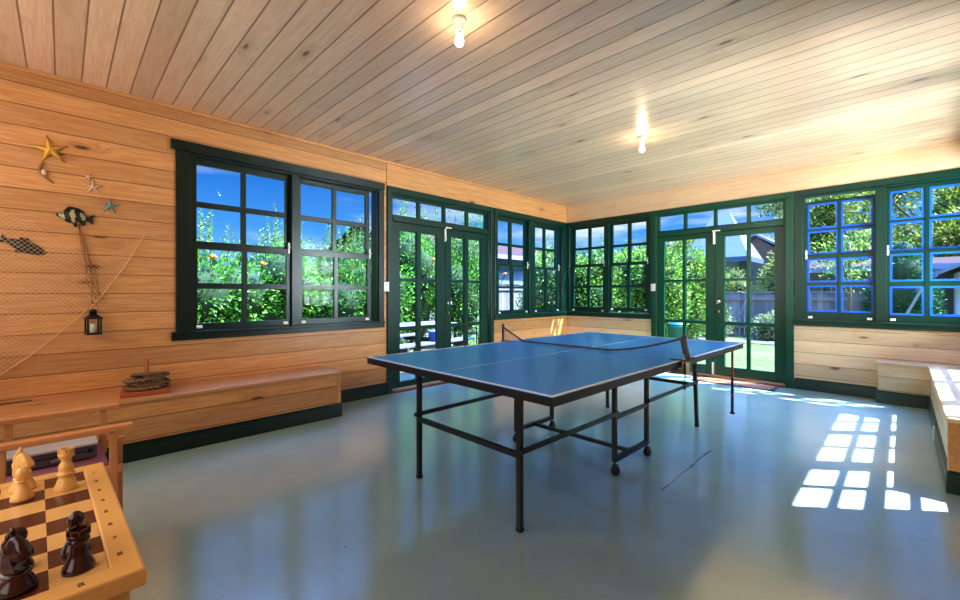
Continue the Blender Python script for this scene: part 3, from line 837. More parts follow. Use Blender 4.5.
r = thing('grey_box', 'flat grey box with dark front standing on the purple canvas chair', 'box', (1.785, -6.60, SZ + .002), .02)
m = MB(); m.box((-.15, -.21, .0), (.085, .195, .052)); m.build('body', M['grey_dk'], r, bevel=.004)
m = MB(); m.box((-.157, -.215, .0525), (.092, .20, .064)); m.build('lid', M['grey_top'], r, bevel=.004)
m = MB(); m.box((.0852, -.19, .030), (.088, .16, .034)); m.box((.0852, .165, .026), (.0885, .182, .040)); m.build('slot', M['black'], r)
m = MB(); m.bar((.0865, .06, .012), (.0865, .13, .028), .0025, .003); m.bar((.0865, .055, .018), (.0865, .09, .026), .0025, .003); m.build('logo', M['grey_top'], r)

# ------------------------------------------------------------------ rope quoits on the bench
M['red_wood'] = plain('red_brown_wood', rgb(172,92,50), .4, vary=.15, bscale=15)
def rope_mat():
    m, nt, out = newmat('twisted_rope'); T = NT(nt)
    tc = T.n('ShaderNodeTexCoord')
    w = T.n('ShaderNodeTexWave'); w.inputs['Scale'].default_value = 28; w.inputs['Distortion'].default_value = 2.0; w.bands_direction = 'DIAGONAL'
    T.l(tc.outputs['Object'], w.inputs['Vector'])
    c = T.ramp(w.outputs['Fac'], [(.1, rgb(70,52,36)), (.7, rgb(164,132,92))])
    b = T.n('ShaderNodeBsdfPrincipled'); T.l(c, b.inputs['Base Color']); b.inputs['Roughness'].default_value = .9
    bp = T.n('ShaderNodeBump'); bp.inputs['Strength'].default_value = .8; bp.inputs['Distance'].default_value = .004; T.l(w.outputs['Fac'], bp.inputs['Height']); T.l(bp.outputs[0], b.inputs['Normal'])
    T.l(b.outputs[0], out.inputs[0]); return m
M['rope'] = rope_mat()
QX, QY, QZ = .235, -6.05, .438
r = thing('quoit_stand', 'square red brown wooden base with a tall tapered peg on the left bench', 'game', (QX, QY, QZ), -.12)
MB().box((-.15, -.15, 0), (.15, .15, .03)).build('base', M['red_wood'], r, bevel=.004)
MB().lathe([(.017, .03), (.016, .08), (.0135, .235), (.009, .25), (.001, .252)], 14).build('peg', M['red_wood'], r)
rg = None
for k, (dx, dy, z, R, tx, ty) in enumerate([(.006, .0, .046, .122, 0, 0), (-.008, .016, .073, .118, .03, .04), (.010, -.014, .100, .114, -.06, .07), (.006, .022, .130, .106, .18, .10)]):
    if rg is None:
        m = MB(); n = 60
        for s in range(3):      # three strands laid round each other
            pts = []
            for i in range(n*2):
                a = 2*PI*i/(n*2); ph = a*14 + s*2*PI/3
                rr = .1 + .0068*math.cos(ph); pts.append((rr*math.cos(a), rr*math.sin(a), .0068*math.sin(ph)))
            m.tube(pts, .0078, 6, closed=True)
        rg = m.build('rope_ring', M['rope']); o = rg
    else:
        o = rg.copy(); COL.objects.link(o)
    o.location = (QX + dx, QY + dy, QZ + z); o.rotation_euler = (tx, ty, k*1.3); o.scale = (R/.1, R/.1, 1)
    tag(o, ['rope ring lying on the wooden base, lowest in the stack', 'rope ring second from the bottom on the peg', 'rope ring third from the bottom on the peg', 'tilted rope ring on top of the stack round the peg'][k], 'ring', 'rope rings on the peg')

# ------------------------------------------------------------------ nautical decorations on the left wall
M['star_y'] = plain('yellow_starfish', rgb(242,184,76), .6, bump=.5, bscale=90, vary=.25)
M['star_w'] = plain('pale_starfish', rgb(232,196,170), .7, bump=.4, bscale=120, vary=.12)
M['star_b'] = plain('blue_starfish', rgb(128,166,170), .7, bump=.4, bscale=120, vary=.2)
M['netcord'] = plain('pale_net_cord', rgb(226,186,140), .8)
M['netcord_d'] = plain('brown_net_cord', rgb(150,104,66), .85)
M['fish_black'] = plain('black_fish', rgb(20,18,20), .45)
def starfish(y, z, R, rot, mat, label, arm=.26, thick=.018, squash=(1, 1)):
    m = MB(); vs = [(thick*1.25, 0, 0)]; n = 40
    outer = []
    for i in range(n):
        a = rot + 2*PI*i/n; ph = (i % 8) / 8.0; d = abs(ph if ph < .5 else 1 - ph) * 2     # 0 at arm tip .. 1 in the notch
        rr = R * (1 - (1 - arm) * (d ** .42)); outer.append((rr * math.cos(a) * squash[0], rr * math.sin(a) * squash[1], d))
    mid = []
    for (a, b, d) in outer: vs.append((thick * (.75 if d < .1 else .45), a * .55, b * .55))
    for (a, b, d) in outer: vs.append((.001, a, b))
    fs = []
    for i in range(n):
        j = (i + 1) % n
        fs.append((0, 1 + i, 1 + j)); fs.append((1 + i, 1 + n + i, 1 + n + j, 1 + j))
    fs.append(tuple(1 + n + i for i in reversed(range(n))))
    m.add(vs, fs, 0, True)
    o = m.build('starfish', mat); o.location = (.006, y, z); tag(o, label, 'starfish'); return o
starfish(-6.568, 2.213, .110, 1.75, M['star_y'], 'large golden yellow starfish highest on the pine wall', .30, .03)
starfish(-6.343, 1.989, .072, .35, M['star_w'], 'slim pale pink starfish between the yellow and the blue one', .17, .012)
starfish(-6.368, 2.062, .036, 1.2, M['star_w'], 'tiny pale starfish just above the slim pink one', .3, .010)
starfish(-6.247, 1.86, .068, 1.55, M['star_b'], 'grey blue starfish right of the striped fish', .18, .014)
m = MB(); pts = [(.012, -6.605 + .03*math.sin(q*.45) * (1 - q/14), 2.105 - .0115*q) for q in range(12)]
pts = [(.012, -6.60 - .028*math.sin(PI*q/11) + .05*(q/11)**2, 2.12 - .013*q) for q in range(12)]
m.tube(pts, [.003 + .006*math.sin(PI*min(1, (q+.5)/12)) for q in range(12)], 7, 0); m.blob((.016, -6.60, 2.045), (.008, .016, .022), 1)
o = m.build('seahorse_ornament', [M['netcord_d'], M['star_w']]); tag(o, 'small curved brown ornament with a pale middle under the yellow starfish', 'ornament')

def fish(name, label, y, z, L, Hh, rot, mats, striped):
    r = thing(name, label, 'fish ornament', (.004, y, z))
    # head at local -a, tail at +a ; (a along length, b up)
    top = [(-.5, -.02), (-.42, .12), (-.28, .30), (-.10, .42), (.08, .40), (.22, .26), (.33, .10)] if striped else [(-.5, .0), (-.40, .20), (-.20, .34), (.0, .34), (.2, .26), (.34, .14)]
    bot = [(.33, -.08), (.2, -.26), (.02, -.38), (-.16, -.36), (-.34, -.22), (-.46, -.10)] if striped else [(.34, -.12), (.15, -.28), (-.1, -.36), (-.34, -.26), (-.46, -.12)]
    c, s = math.cos(rot), math.sin(rot)
    def pt(a, b, t): 
        A, B = a * L, b * Hh
        return (t, A*c - B*s, A*s + B*c)
    body = top + bot; n = len(body)
    vs = [pt(a*1.0, b, .002) for a, b in body] + [pt(a*.86, b*.72, .016) for a, b in body] + [pt(-.06, 0, .024)]
    fs = [tuple(reversed(range(n)))]
    for i in range(n): fs.append((i, (i+1) % n, n + (i+1) % n, n + i)); fs.append((n + i, n + (i+1) % n, 2*n))
    m = MB(); m.add(vs, fs, 0, True); m.build('body', mats[0], r)
    m = MB(); m.prism([(.31, .08), (.50, .30), (.46, 0), (.50, -.30), (.31, -.08)], lambda a, b, t: pt(a, b, t), .003, .010); m.build('tail', mats[1], r)
    m = MB()
    if striped:
        fins = [[(-.28, .30), (-.20, .52), (.05, .50), (.24, .34), (.22, .26), (.06, .40), (-.10, .41)], [(-.05, -.38), (.02, -.55), (.12, -.50), (.14, -.30)], [(.16, -.26), (.22, -.44), (.30, -.36), (.28, -.16)]]
    else:
        fins = [[(-.1, .33), (.0, .54), (.16, .42), (.14, .30)], [(-.05, -.36), (.06, -.5), (.1, -.3)]]
    for f in fins: MB().prism(f, pt, .002, .008).build('fin', mats[1], r)
    m = MB(); p = pt(-.36, .06, .0175); m.blob(p, (.003, .006, .006)); m.build('eye', M['black'], r)
    return r
def stripe_mat():
    m, nt, out = newmat('striped_fish'); T = NT(nt)
    tc = T.n('ShaderNodeTexCoord'); nz = T.noise(tc.outputs['Object'], 26, 3); sp = T.n('ShaderNodeSeparateXYZ'); T.l(tc.outputs['Object'], sp.inputs[0])
    w = T.math('SINE', T.math('ADD', T.math('MULTIPLY', sp.outputs[1], 110.0), T.math('MULTIPLY', nz.outputs[0], 6.0)))
    c = T.ramp(w, [(.22, rgb(34,30,24)), (.34, rgb(176,168,126))])
    b = T.n('ShaderNodeBsdfPrincipled'); T.l(c, b.inputs['Base Color']); b.inputs['Roughness'].default_value = .4; T.l(b.outputs[0], out.inputs[0]); return m
M['fish_striped'] = stripe_mat()
fish('striped_fish', 'striped cream and black tropical fish facing left on the pine wall', -6.44, 1.752, .205, .135, -.10, [M['fish_striped'], M['fish_black']], True)
r = fish('black_fish', 'black fish under the net mesh, lowest fish on the pine wall', -6.70, 1.516, .24, -.115, PI - .40, [M['fish_black'], M['fish_black']], False)

# fishing net: diamond mesh of thin cords hung from its corner
r = thing('fishing_net', 'pale diamond mesh fishing net draped over the left end of the pine wall', 'net', (.02, -6.8, 1.3), world=True)
def inside(y, z):
    # lower right edge of the net and its loose upper edge
    if y > -6.02: return False
    pts = [(-7.6, .42), (-6.93, .555), (-6.77, .668), (-6.66, .760), (-6.55, .875), (-6.43, 1.0), (-6.30, 1.165), (-6.16, 1.40), (-6.02, 1.70)]
    for (a, za), (b, zb) in zip(pts, pts[1:]):
        if a <= y <= b:
            if z < za + (zb - za) * (y - a) / (b - a): return False
    up = 1.70 - .22*math.sin(PI*min(1, max(0, (-6.02 - y) / .62))) + (.0 if y > -6.64 else (-6.64 - y) * .35)
    return z < up
m = MB(); c = .030
def wob(y, z): return .030 + .006*math.sin(9*y + 4*z) + .004*math.sin(17*z - 5*y)
def ribbon(p, q, w=.0009):
    x0 = wob(*p); x1 = wob(*q); dy, dz = q[0]-p[0], q[1]-p[1]; L = math.hypot(dy, dz); ny, nz = -dz/L*w, dy/L*w
    m.add([(x0, p[0]-ny, p[1]-nz), (x1, q[0]-ny, q[1]-nz), (x1, q[0]+ny, q[1]+nz), (x0, p[0]+ny, p[1]+nz)], [(0, 1, 2, 3)])
def node(i, j):
    y = -7.6 + (i + (j % 2)*.5) * c; z = .40 + j * c * .5
    return (y + .006*math.sin(z*11), z - .02*math.sin((y + 7)*4))
for j in range(0, 110):
    for i in range(0, 56):
        p = node(i, j)
        if not inside(*p): continue
        for q in (node(i + (j % 2), j + 1), node(i - 1 + (j % 2), j + 1)):
            if inside(*q): ribbon(p, q)
m.build('mesh', M['netcord'], r, recalc=False)
m = MB(); e = [(-7.6, .42), (-6.93, .555), (-6.77, .668), (-6.66, .760), (-6.55, .875), (-6.43, 1.0), (-6.30, 1.165), (-6.16, 1.40), (-6.02, 1.70)]
m.tube([(.03, a, b) for a, b in e], .0032, 6); m.build('edge_cord', M['netcord'], r)

r = thing('net_strand', 'narrow brown bunch of netting hanging from the striped fish to the lantern', 'net', (.02, -6.43, 1.70), world=True)
m = MB()
for k in range(6):
    w = (k - 2.5) / 2.5
    pts = []
    for q in range(15):
        t = q / 14; pts.append((.028 + .004*math.sin(q*1.7 + k), -6.425 + .105*t + w*(.004 + .028*t) + .010*math.sin(q*1.1 + k*2)*t, 1.715 - .575*t))
    m.tube(pts, .0022, 5)
m.build('cords', M['netcord_d'], r)

# lantern
LX, LY, LZ = .085, -6.345, .885
M['lantern_glass'] = plain('cloudy_lantern_glass', rgb(150,158,150), .15)
M['wax'] = plain('candle_wax', rgb(236,228,204), .5)
r = LAN = thing('candle_lantern', 'small black metal candle lantern hanging below the netting', 'lantern', (LX, LY, LZ), .15)
LAN.scale = (.80, .80, 1)
m = MB(); m.box((-.055, -.055, 0), (.055, .055, .014)); m.build('base', M['black'], r, bevel=.003)
for a in (-1, 1):
    for b in (-1, 1): MB().box((a*.045 - .006, b*.045 - .006, .014), (a*.045 + .006, b*.045 + .006, .115)).build('corner_post', M['black'], r)
MB().lathe([(.001, .014), (.022, .014), (.022, .080), (.001, .082)], 14).build('candle', M['wax'], r)
m = MB()
for a in (-1, 1): m.box((a*.045 - .001, -.039, .016), (a*.045 + .001, .039, .114)); m.box((-.039, a*.045 - .001, .016), (.039, a*.045 + .001, .114))
m.build('pane', M['glass'], r)
m = MB(); m.box((-.058, -.058, .115), (.058, .058, .125)); rt = Matrix.Rotation(PI/4, 3, 'Z')
m.lathe([(.001, .125), (.074, .125), (.034, .150), (.001, .150)], 4, rot=rt, smooth=False); m.lathe([(.001, .150), (.026, .150), (.028, .172), (.034, .175), (.012, .188), (.001, .189)], 14)
m.build('roof', M['black'], r)
m = MB(); m.tube([(0, .038*math.cos(q*PI/10), .172 + .058*math.sin(q*PI/10)) for q in range(11)], .0028, 6); m.build('handle', M['red_wood'], r)
m = MB(); m.tube([(0, 0, .228), (-.03, 0, .242), (-.083, 0, .246)], .0035, 6); m.build('hook', M['black'], r)
# ------------------------------------------------------------------ outside
GZ = -.14
def ground_mat(name, c1, c2, c3, sc):
    m, nt, out = newmat(name); T = NT(nt)
    pos = T.n('ShaderNodeNewGeometry').outputs['Position']
    n1 = T.noise(pos, sc, 4); n2 = T.noise(pos, sc*22, 4, .7)
    c = T.ramp(n1.outputs[0], [(.3, c1), (.65, c2)]); c = T.mix(T.smooth(n2.outputs[0], .45, .7), c, c3)
    b = T.n('ShaderNodeBsdfPrincipled'); T.l(c, b.inputs['Base Color']); b.inputs['Roughness'].default_value = .95; b.inputs['Specular IOR Level'].default_value = 0
    bp = T.n('ShaderNodeBump'); bp.inputs['Strength'].default_value = .6; bp.inputs['Distance'].default_value = .03; T.l(n2.outputs[0], bp.inputs['Height']); T.l(bp.outputs[0], b.inputs['Normal'])
    T.l(b.outputs[0], out.inputs[0]); return m
M['lawn'] = ground_mat('lawn_grass', rgb(66,76,44), rgb(82,92,56), rgb(96,104,70), .5)
M['paving'] = ground_mat('pale_paving', rgb(96,92,76), rgb(106,100,84), rgb(86,80,68), .8)
M['path'] = ground_mat('pale_concrete_path', rgb(108,98,94), rgb(114,104,100), rgb(96,88,84), .9)
def gnd(name, a, b, z, mat, label, cat='ground', t=.1):
    o = MB().box((a[0], a[1], z - t), (b[0], b[1], z)).build(name, mat); tag(o, label, cat, kind='structure')
gnd('lawn', (-30, .13), (30, 40), GZ, M['lawn'], 'green lawn beyond the far doors', t=.2)
gnd('paved_yard', (-30, -25), (-.13, .128), GZ, M['paving'], 'pale paved yard outside the left doors', t=.2)
gnd('side_yard', (5.1, -25), (30, .128), GZ, M['paving'], 'pale paved yard outside the right wall', t=.2)
gnd('garden_path', (-3.5, 6.5), (3.2, 7.35), GZ + .02, M['path'], 'pale concrete path across the lawn in front of the fence', t=.06)
# eaves of the roof over the far wall
o = MB().box((-.6, .125, 2.72), (5.6, .37, 2.84)).build('eave', M['white']); tag(o, 'roof eave outside above the far windows', 'eave', kind='structure')

L1 = (rgb(38,88,28), rgb(74,140,44), rgb(132,186,74))
M['leaf_a'] = leaf_mat('shrub_leaves', *L1)
M['leaf_b'] = leaf_mat('tree_leaves', rgb(40,82,28), rgb(86,132,46), rgb(164,186,96), .5)
M['leaf_y'] = leaf_mat('yellow_green_leaves', rgb(60,84,28), rgb(108,124,46), rgb(168,170,92), .5)
M['leaf_g'] = leaf_mat('silver_leaves', rgb(70,88,56), rgb(112,124,88), rgb(160,166,136), .4)
M['leaf_d'] = leaf_mat('conifer_leaves', rgb(12,58,26), rgb(26,88,40), rgb(52,118,56), .25)
M['bark'] = plain('bark', rgb(96,80,64), .9, bump=.6, bscale=20, vary=.3)
M['core'] = plain('dark_core', rgb(22,48,20), .9, vary=.3, bscale=3)
M['orange'] = plain('orange_flower', rgb(240,130,50), .6)
M['red'] = plain('red_flower', rgb(206,58,42), .6)

def leaf(vs, fs, p, d, L, W, rnd):
    """folded diamond leaf at p pointing along d"""
    d = d.normalized(); s = d.cross(Vector((rnd.uniform(-1,1), rnd.uniform(-1,1), rnd.uniform(-1,1))))
    if s.length < 1e-3: s = Vector((1,0,0))
    s.normalize(); n = len(vs)
    vs += [p, p + d*L*.5 + s*W*.5, p + d*L, p + d*L*.5 - s*W*.5]
    fs.append((n, n+1, n+2, n+3))
def foliage(rnd, blobs, n, L, W, shoots=0, sh_h=(.3, .8), up=.25, core=.72, shell=.55):
    m = MB(); vs = []; fs = []
    tot = sum(b[3]*b[4]*b[5] for b in blobs) 
    for (x, y, z, a, b, c) in blobs:
        k = int(n * (a*b*c) / tot)
        for _ in range(k):
            q = Vector((rnd.gauss(0,1), rnd.gauss(0,1), rnd.gauss(0,1))).normalized()
            t = rnd.uniform(shell, 1.0) + rnd.gauss(0, .05)
            p = Vector((x + q.x*a*t, y + q.y*b*t, max(.03, z + q.z*c*t)))
            d = q + Vector((rnd.uniform(-.8,.8), rnd.uniform(-.8,.8), rnd.uniform(-.6,.6) + up))
            leaf(vs, fs, p, d, L*rnd.uniform(.6,1.3), W*rnd.uniform(.7,1.3), rnd)
    for _ in range(shoots):
        x, y, z, a, b, c = rnd.choice(blobs)
        th = rnd.uniform(0, 2*PI); t = rnd.uniform(0, .85)
        p0 = Vector((x + a*t*math.cos(th), y + b*t*math.sin(th), z + c*math.sqrt(max(0, 1-t*t))*.85))
        h = rnd.uniform(*sh_h); lean = Vector((rnd.uniform(-.14,.14), rnd.uniform(-.14,.14), 1))
        p1 = p0 + lean*h
        for q in range(int(h/.028)):
            t = q/(h/.028); p = p0.lerp(p1, t); an = q*2.4
            leaf(vs, fs, p, Vector((math.cos(an), math.sin(an), .8)), L*(1.0 - .4*t), W*.8, rnd)
        m.bar(p0 - lean*.2, p1, .006, .006, 1)
    m.add(vs, fs, 0)
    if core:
        for (x, y, z, a, b, c) in blobs: m.blob((x, y, max(z, c*core*.98)), (a*core, b*core, c*core), 2, 10, 7, .08)  # added dark core inside each blob to block light
    return m
def trunk(m, p, q, r0, r1, branches=3, rnd=random):
    p = Vector(p); q = Vector(q); mid = p.lerp(q, .5) + Vector((rnd.uniform(-.08,.08), rnd.uniform(-.08,.08), 0))
    m.tube([p, mid, q], [r0, (r0+r1)/2, r1], 8)
    for k in range(branches):
        b = p.lerp(q, rnd.uniform(.45,.95)); an = rnd.uniform(0, 2*PI); l = rnd.uniform(.35,.8)*(q-p).length*.5
        m.tube([b, b + Vector((math.cos(an)*l*.6, math.sin(an)*l*.6, l*.6)), b + Vector((math.cos(an)*l, math.sin(an)*l, l*1.2))], [r1*.8, r1*.5, r1*.25], 6)
def plant(name, label, cat, loc, seed, blobs, n, L, W, mat, trunk_h=.5, r0=.06, group=None, flowers=None, **kw):
    rnd = random.Random(seed)
    r = thing(name, label, cat, loc, rnd.uniform(0, 6), group)
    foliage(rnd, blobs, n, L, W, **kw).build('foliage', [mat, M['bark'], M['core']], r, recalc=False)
    m = MB(); trunk(m, (0,0,0), (0, 0, trunk_h), r0, r0*.6, 3, rnd); m.build('trunk', M['bark'], r)
    return r
SHR = 'dense green shrub with tall upright shoots outside the left windows'
sp = []
for k in range(3):
    rnd = random.Random(50 + k)
    bl = [(rnd.uniform(-.15,.15), rnd.uniform(-.15,.15), .95, .80, .85, .97)] + [(rnd.uniform(-.5,.5), rnd.uniform(-.5,.5), rnd.uniform(1.2,1.8), .6, .6, .62) for _ in range(5)]
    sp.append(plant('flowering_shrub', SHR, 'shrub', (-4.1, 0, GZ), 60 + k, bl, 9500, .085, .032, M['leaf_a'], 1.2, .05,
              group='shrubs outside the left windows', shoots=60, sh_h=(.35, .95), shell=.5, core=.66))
ys = [-8.3, -7.1, -6.0, -4.9, -3.8, -2.7, -1.6, -.5, .7]
for i, y in enumerate(ys):
    x = -3.9 + (-.25, .2, -.1, .15, -.3, -.1, .1, -.2, .05)[i]; s = (1.03, 1.0, 1.06, .97, .93, .95, 1.05, 1.22, 1.25)[i]
    if i < 3: o = sp[i]; o.location = (x, y, GZ); o.scale = (1, 1, s)
    else: o = dup(sp[i % 3], (x, y, GZ), i*1.7, (1, 1, s))
# tall loose shrub with red bottlebrush flowers at the far left of the big window
rnd = random.Random(5)
o = plant('bottlebrush_shrub', 'tall loose shrub with red flower spikes at the left edge of the big window', 'shrub', (-2.3, -5.55, GZ), 5,
      [(0, 0, 1.3, .30, .30, 1.3), (.05, .05, 2.2, .22, .22, .75)], 1300, .09, .022, M['leaf_a'], 2.4, .03, shoots=14, sh_h=(.2, .5), core=0)
for q in range(7):
    a = rnd.uniform(0, 2*PI); z = (2.1, 2.28, 2.42, 2.62, 2.8, 2.95, 2.2)[q]; p = (.2*math.cos(a), .2*math.sin(a), z)
    MB().blob(p, (.028, .028, .075), 0, 8, 6, .25).build('flower_spike', M['red'], o, label='red flower spike')
# orange flowers, each a cluster at the end of a twig in the shrubs
def at(y0, z0, x):   # where the line from the room through the left wall at (y0, z0) meets the plane x
    t = (CAM[0] - x) / CAM[0]
    return (x, CAM[1] + (y0 - CAM[1]) * t, CAM[2] + (z0 - CAM[2]) * t)
for k, (y0, z0, lb) in enumerate([(-5.56, 1.50, 'orange flower head in the shrubs, behind the left sash of the big window'), (-5.15, 1.46, 'orange flower head in the shrubs, behind the second pane column of the big window'), (-3.08, 1.62, 'orange flower head high in the shrubs behind the left french doors'), (-1.68, 1.48, 'orange flower head behind the corner window on the left wall')]):
    p = at(y0, z0, -2.85 - .15*(k % 2)); r = thing('orange_flower', lb, 'flower', p)
    m = MB()
    for q in range(8):
        an = q*PI/4; m.add([(0,0,.0), (.05*math.cos(an-.3), .05*math.sin(an-.3), .02), (.095*math.cos(an), .095*math.sin(an), .045), (.05*math.cos(an+.3), .05*math.sin(an+.3), .02)], [(0,1,2,3)])
    m.blob((0, 0, .02), (.04, .04, .035), 0, 8, 6, .2); m.build('petals', M['orange'], r, recalc=False)
    MB().tube([(0, 0, 0), (-.2, .02, -.25), (-.75, .05, -.55)], .008, 6).build('stem', M['core'], r)

# trees and shrubs beyond the far wall
def bigblobs(rnd, n, spread, z0, z1, rr):
    return [(rnd.uniform(-spread, spread), rnd.uniform(-spread, spread), rnd.uniform(z0, z1), rr*rnd.uniform(.7,1.2), rr*rnd.uniform(.7,1.2), rr*rnd.uniform(.6,1.0)) for _ in range(n)]
rnd = random.Random(11)
bush = [(0, 0, .9, .95, .9, .92)] + bigblobs(rnd, 6, .55, 1.2, 2.1, .62)
HB = 'broad leafy green shrub standing outside the corner windows'
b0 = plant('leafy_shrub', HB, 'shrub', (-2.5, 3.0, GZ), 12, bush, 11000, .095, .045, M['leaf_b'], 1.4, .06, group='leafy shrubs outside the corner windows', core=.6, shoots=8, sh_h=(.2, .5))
for i, (x, y, s) in enumerate([(-1.25, 3.6, .99), (-.45, 4.6, 1.04), (-.15, 6.1, 1.06), (-2.4, 5.2, .95), (-1.1, 5.0, 1.03)]):
    dup(b0, (x, y, GZ), 1 + i*1.9, (1, 1, s))
sil = [(0, 0, .42, .62, .5, .42), (.35, .1, .5, .4, .4, .4), (-.35, 0, .35, .4, .4, .34)]
s0 = plant('silver_shrub', 'low silvery shrub in front of the paling fence, right half of the far doors', 'shrub', (1.75, 7.9, GZ), 21, sil, 2200, .09, .035, M['leaf_g'], .4, .03, core=.5)
dup(s0, (.25, 7.85, GZ), 2.0, (1.1, .9, 1.25), 'taller silvery shrub in front of the fence behind the door knob')
dup(s0, (-.75, 6.2, GZ), 4.0, (1.2, 1, 1.5), 'silvery shrub seen low through the left leaf of the far doors')
rnd = random.Random(31)
air = bigblobs(rnd, 16, 1.6, 2.4, 5.6, .85)
TR_ = 'tall airy tree beyond the fence outside the far wall'
a0 = plant('airy_tree', 'tall yellow green tree behind the house, left pane column of the right window pair', 'tree', (2.0, 21.5, GZ), 32, air, 10000, .20, .075, M['leaf_y'], 4.2, .13, core=0, shell=.2)
a0.scale = (1.2, 1.2, 1.22)
dup(a0, (5.2, 24.5, GZ), 1.3, (1.35, 1.35, 1.28), 'tall yellow green tree behind the house, second pane column of the right window pair')
dup(a0, (7.2, 20.5, GZ), 2.9, (1.25, 1.25, 1.25), 'tall tree top above the conifer in the right window pair')
dup(a0, (10.6, 21.5, GZ), 4.2, (1.4, 1.4, 1.25), 'tall tree at the far right above the white shed')
dup(a0, (-4.6, 19.5, GZ), .7, (1, 1, .82), 'yellow green tree top left of the grey roof in the far doors')
dup(a0, (-.6, 25.5, GZ), 3.6, (1, 1, 1.25), 'tree top right of the grey roof in the far doors')
rnd = random.Random(41)
thin = [(0, 0, 2.3, .9, .9, .7), (.3, .2, 1.8, .6, .6, .5), (-.3, 0, 2.7, .5, .5, .5)]
plant('slender_tree', 'slender tree with a thin dark trunk in front of the fence and brown house', 'tree', (3.35, 7.7, GZ), 42, thin, 900, .12, .04, M['leaf_b'], 2.6, .045, core=0, shell=.1)
yb = [(0, 0, 1.5, .75, .6, .75), (.3, .1, 2.0, .5, .5, .5), (-.35, 0, 1.9, .45, .45, .45)]
yb = [(x, y, z, a*1.1, b, c) for (x, y, z, a, b, c) in yb] + [(.1, 0, 2.35, .45, .4, .4)]
y0 = plant('flowering_bush', 'pale yellow green bush above the fence, last pane column of the far doors', 'shrub', (1.55, 9.7, GZ), 46, yb, 3500, .10, .04, M['leaf_y'], .9, .04, core=.5)
dup(y0, (.35, 9.6, GZ), 2.2, (.9, .8, .80), 'pale yellow green bush above the fence under the grey roof eave')
con = [(0, 0, .62, .78, .78, .62), (0, 0, 1.2, .70, .70, .7), (0, 0, 1.8, .50, .50, .62), (0, 0, 2.3, .28, .28, .40)]
plant('conifer', 'dense dark green conical conifer in the right window pair', 'shrub', (4.28, 8.35, GZ), 44, con, 8000, .075, .03, M['leaf_d'], .6, .06, core=.85, shell=.8)

# fences
def fence_mat():
    m, nt, out = newmat('grey_palings'); T = NT(nt)
    ge = T.n('ShaderNodeNewGeometry'); c = T.ramp(ge.outputs['Random Per Island'], [(0, rgb(100,98,104)), (1, rgb(138,136,144))])
    nz = T.noise(ge.outputs['Position'], 4, 4); c = T.mix(T.math('MULTIPLY', nz.outputs[0], .5), c, rgb(84,82,88))
    b = T.n('ShaderNodeBsdfPrincipled'); T.l(c, b.inputs['Base Color']); b.inputs['Roughness'].default_value = .9; b.inputs['Specular IOR Level'].default_value = .05; T.l(b.outputs[0], out.inputs[0]); return m
M['paling'] = fence_mat()
def fence(name, label, x0, x1, y, h, alongx=True):
    r = thing(name, label, 'fence', ((x0 + x1)/2, y, GZ) if alongx else (y, (x0 + x1)/2, GZ), world=True)
    f = (lambda a, b, z: (a, y + b, z)) if alongx else (lambda a, b, z: (y - b, a, z))
    m = MB(f); x = x0; rnd = random.Random(3)
    while x < x1:
        m.box((x, 0, GZ), (x + .118, .018, GZ + h + rnd.uniform(-.02, .02))); x += .128
    m.build('palings', M['paling'], r, merge=False)
    m = MB(f)
    for z in (.25, h - .2): m.box((x0, -.045, GZ + z), (x1, -.001, GZ + z + .08))
    m.build('rails', M['paling'], r)
    m = MB(f); m.box((x0, -.03, GZ + h + .021), (x1, .05, GZ + h + .055)); m.build('capping', M['paling'], r)
    return r
fence('paling_fence', 'weathered grey paling fence across the back of the lawn', -3.4, 3.95, 8.6, 1.34)
fence('side_fence', 'weathered grey paling fence seen through the left corner window', -1.6, 12.0, -5.6, 1.65, alongx=False)

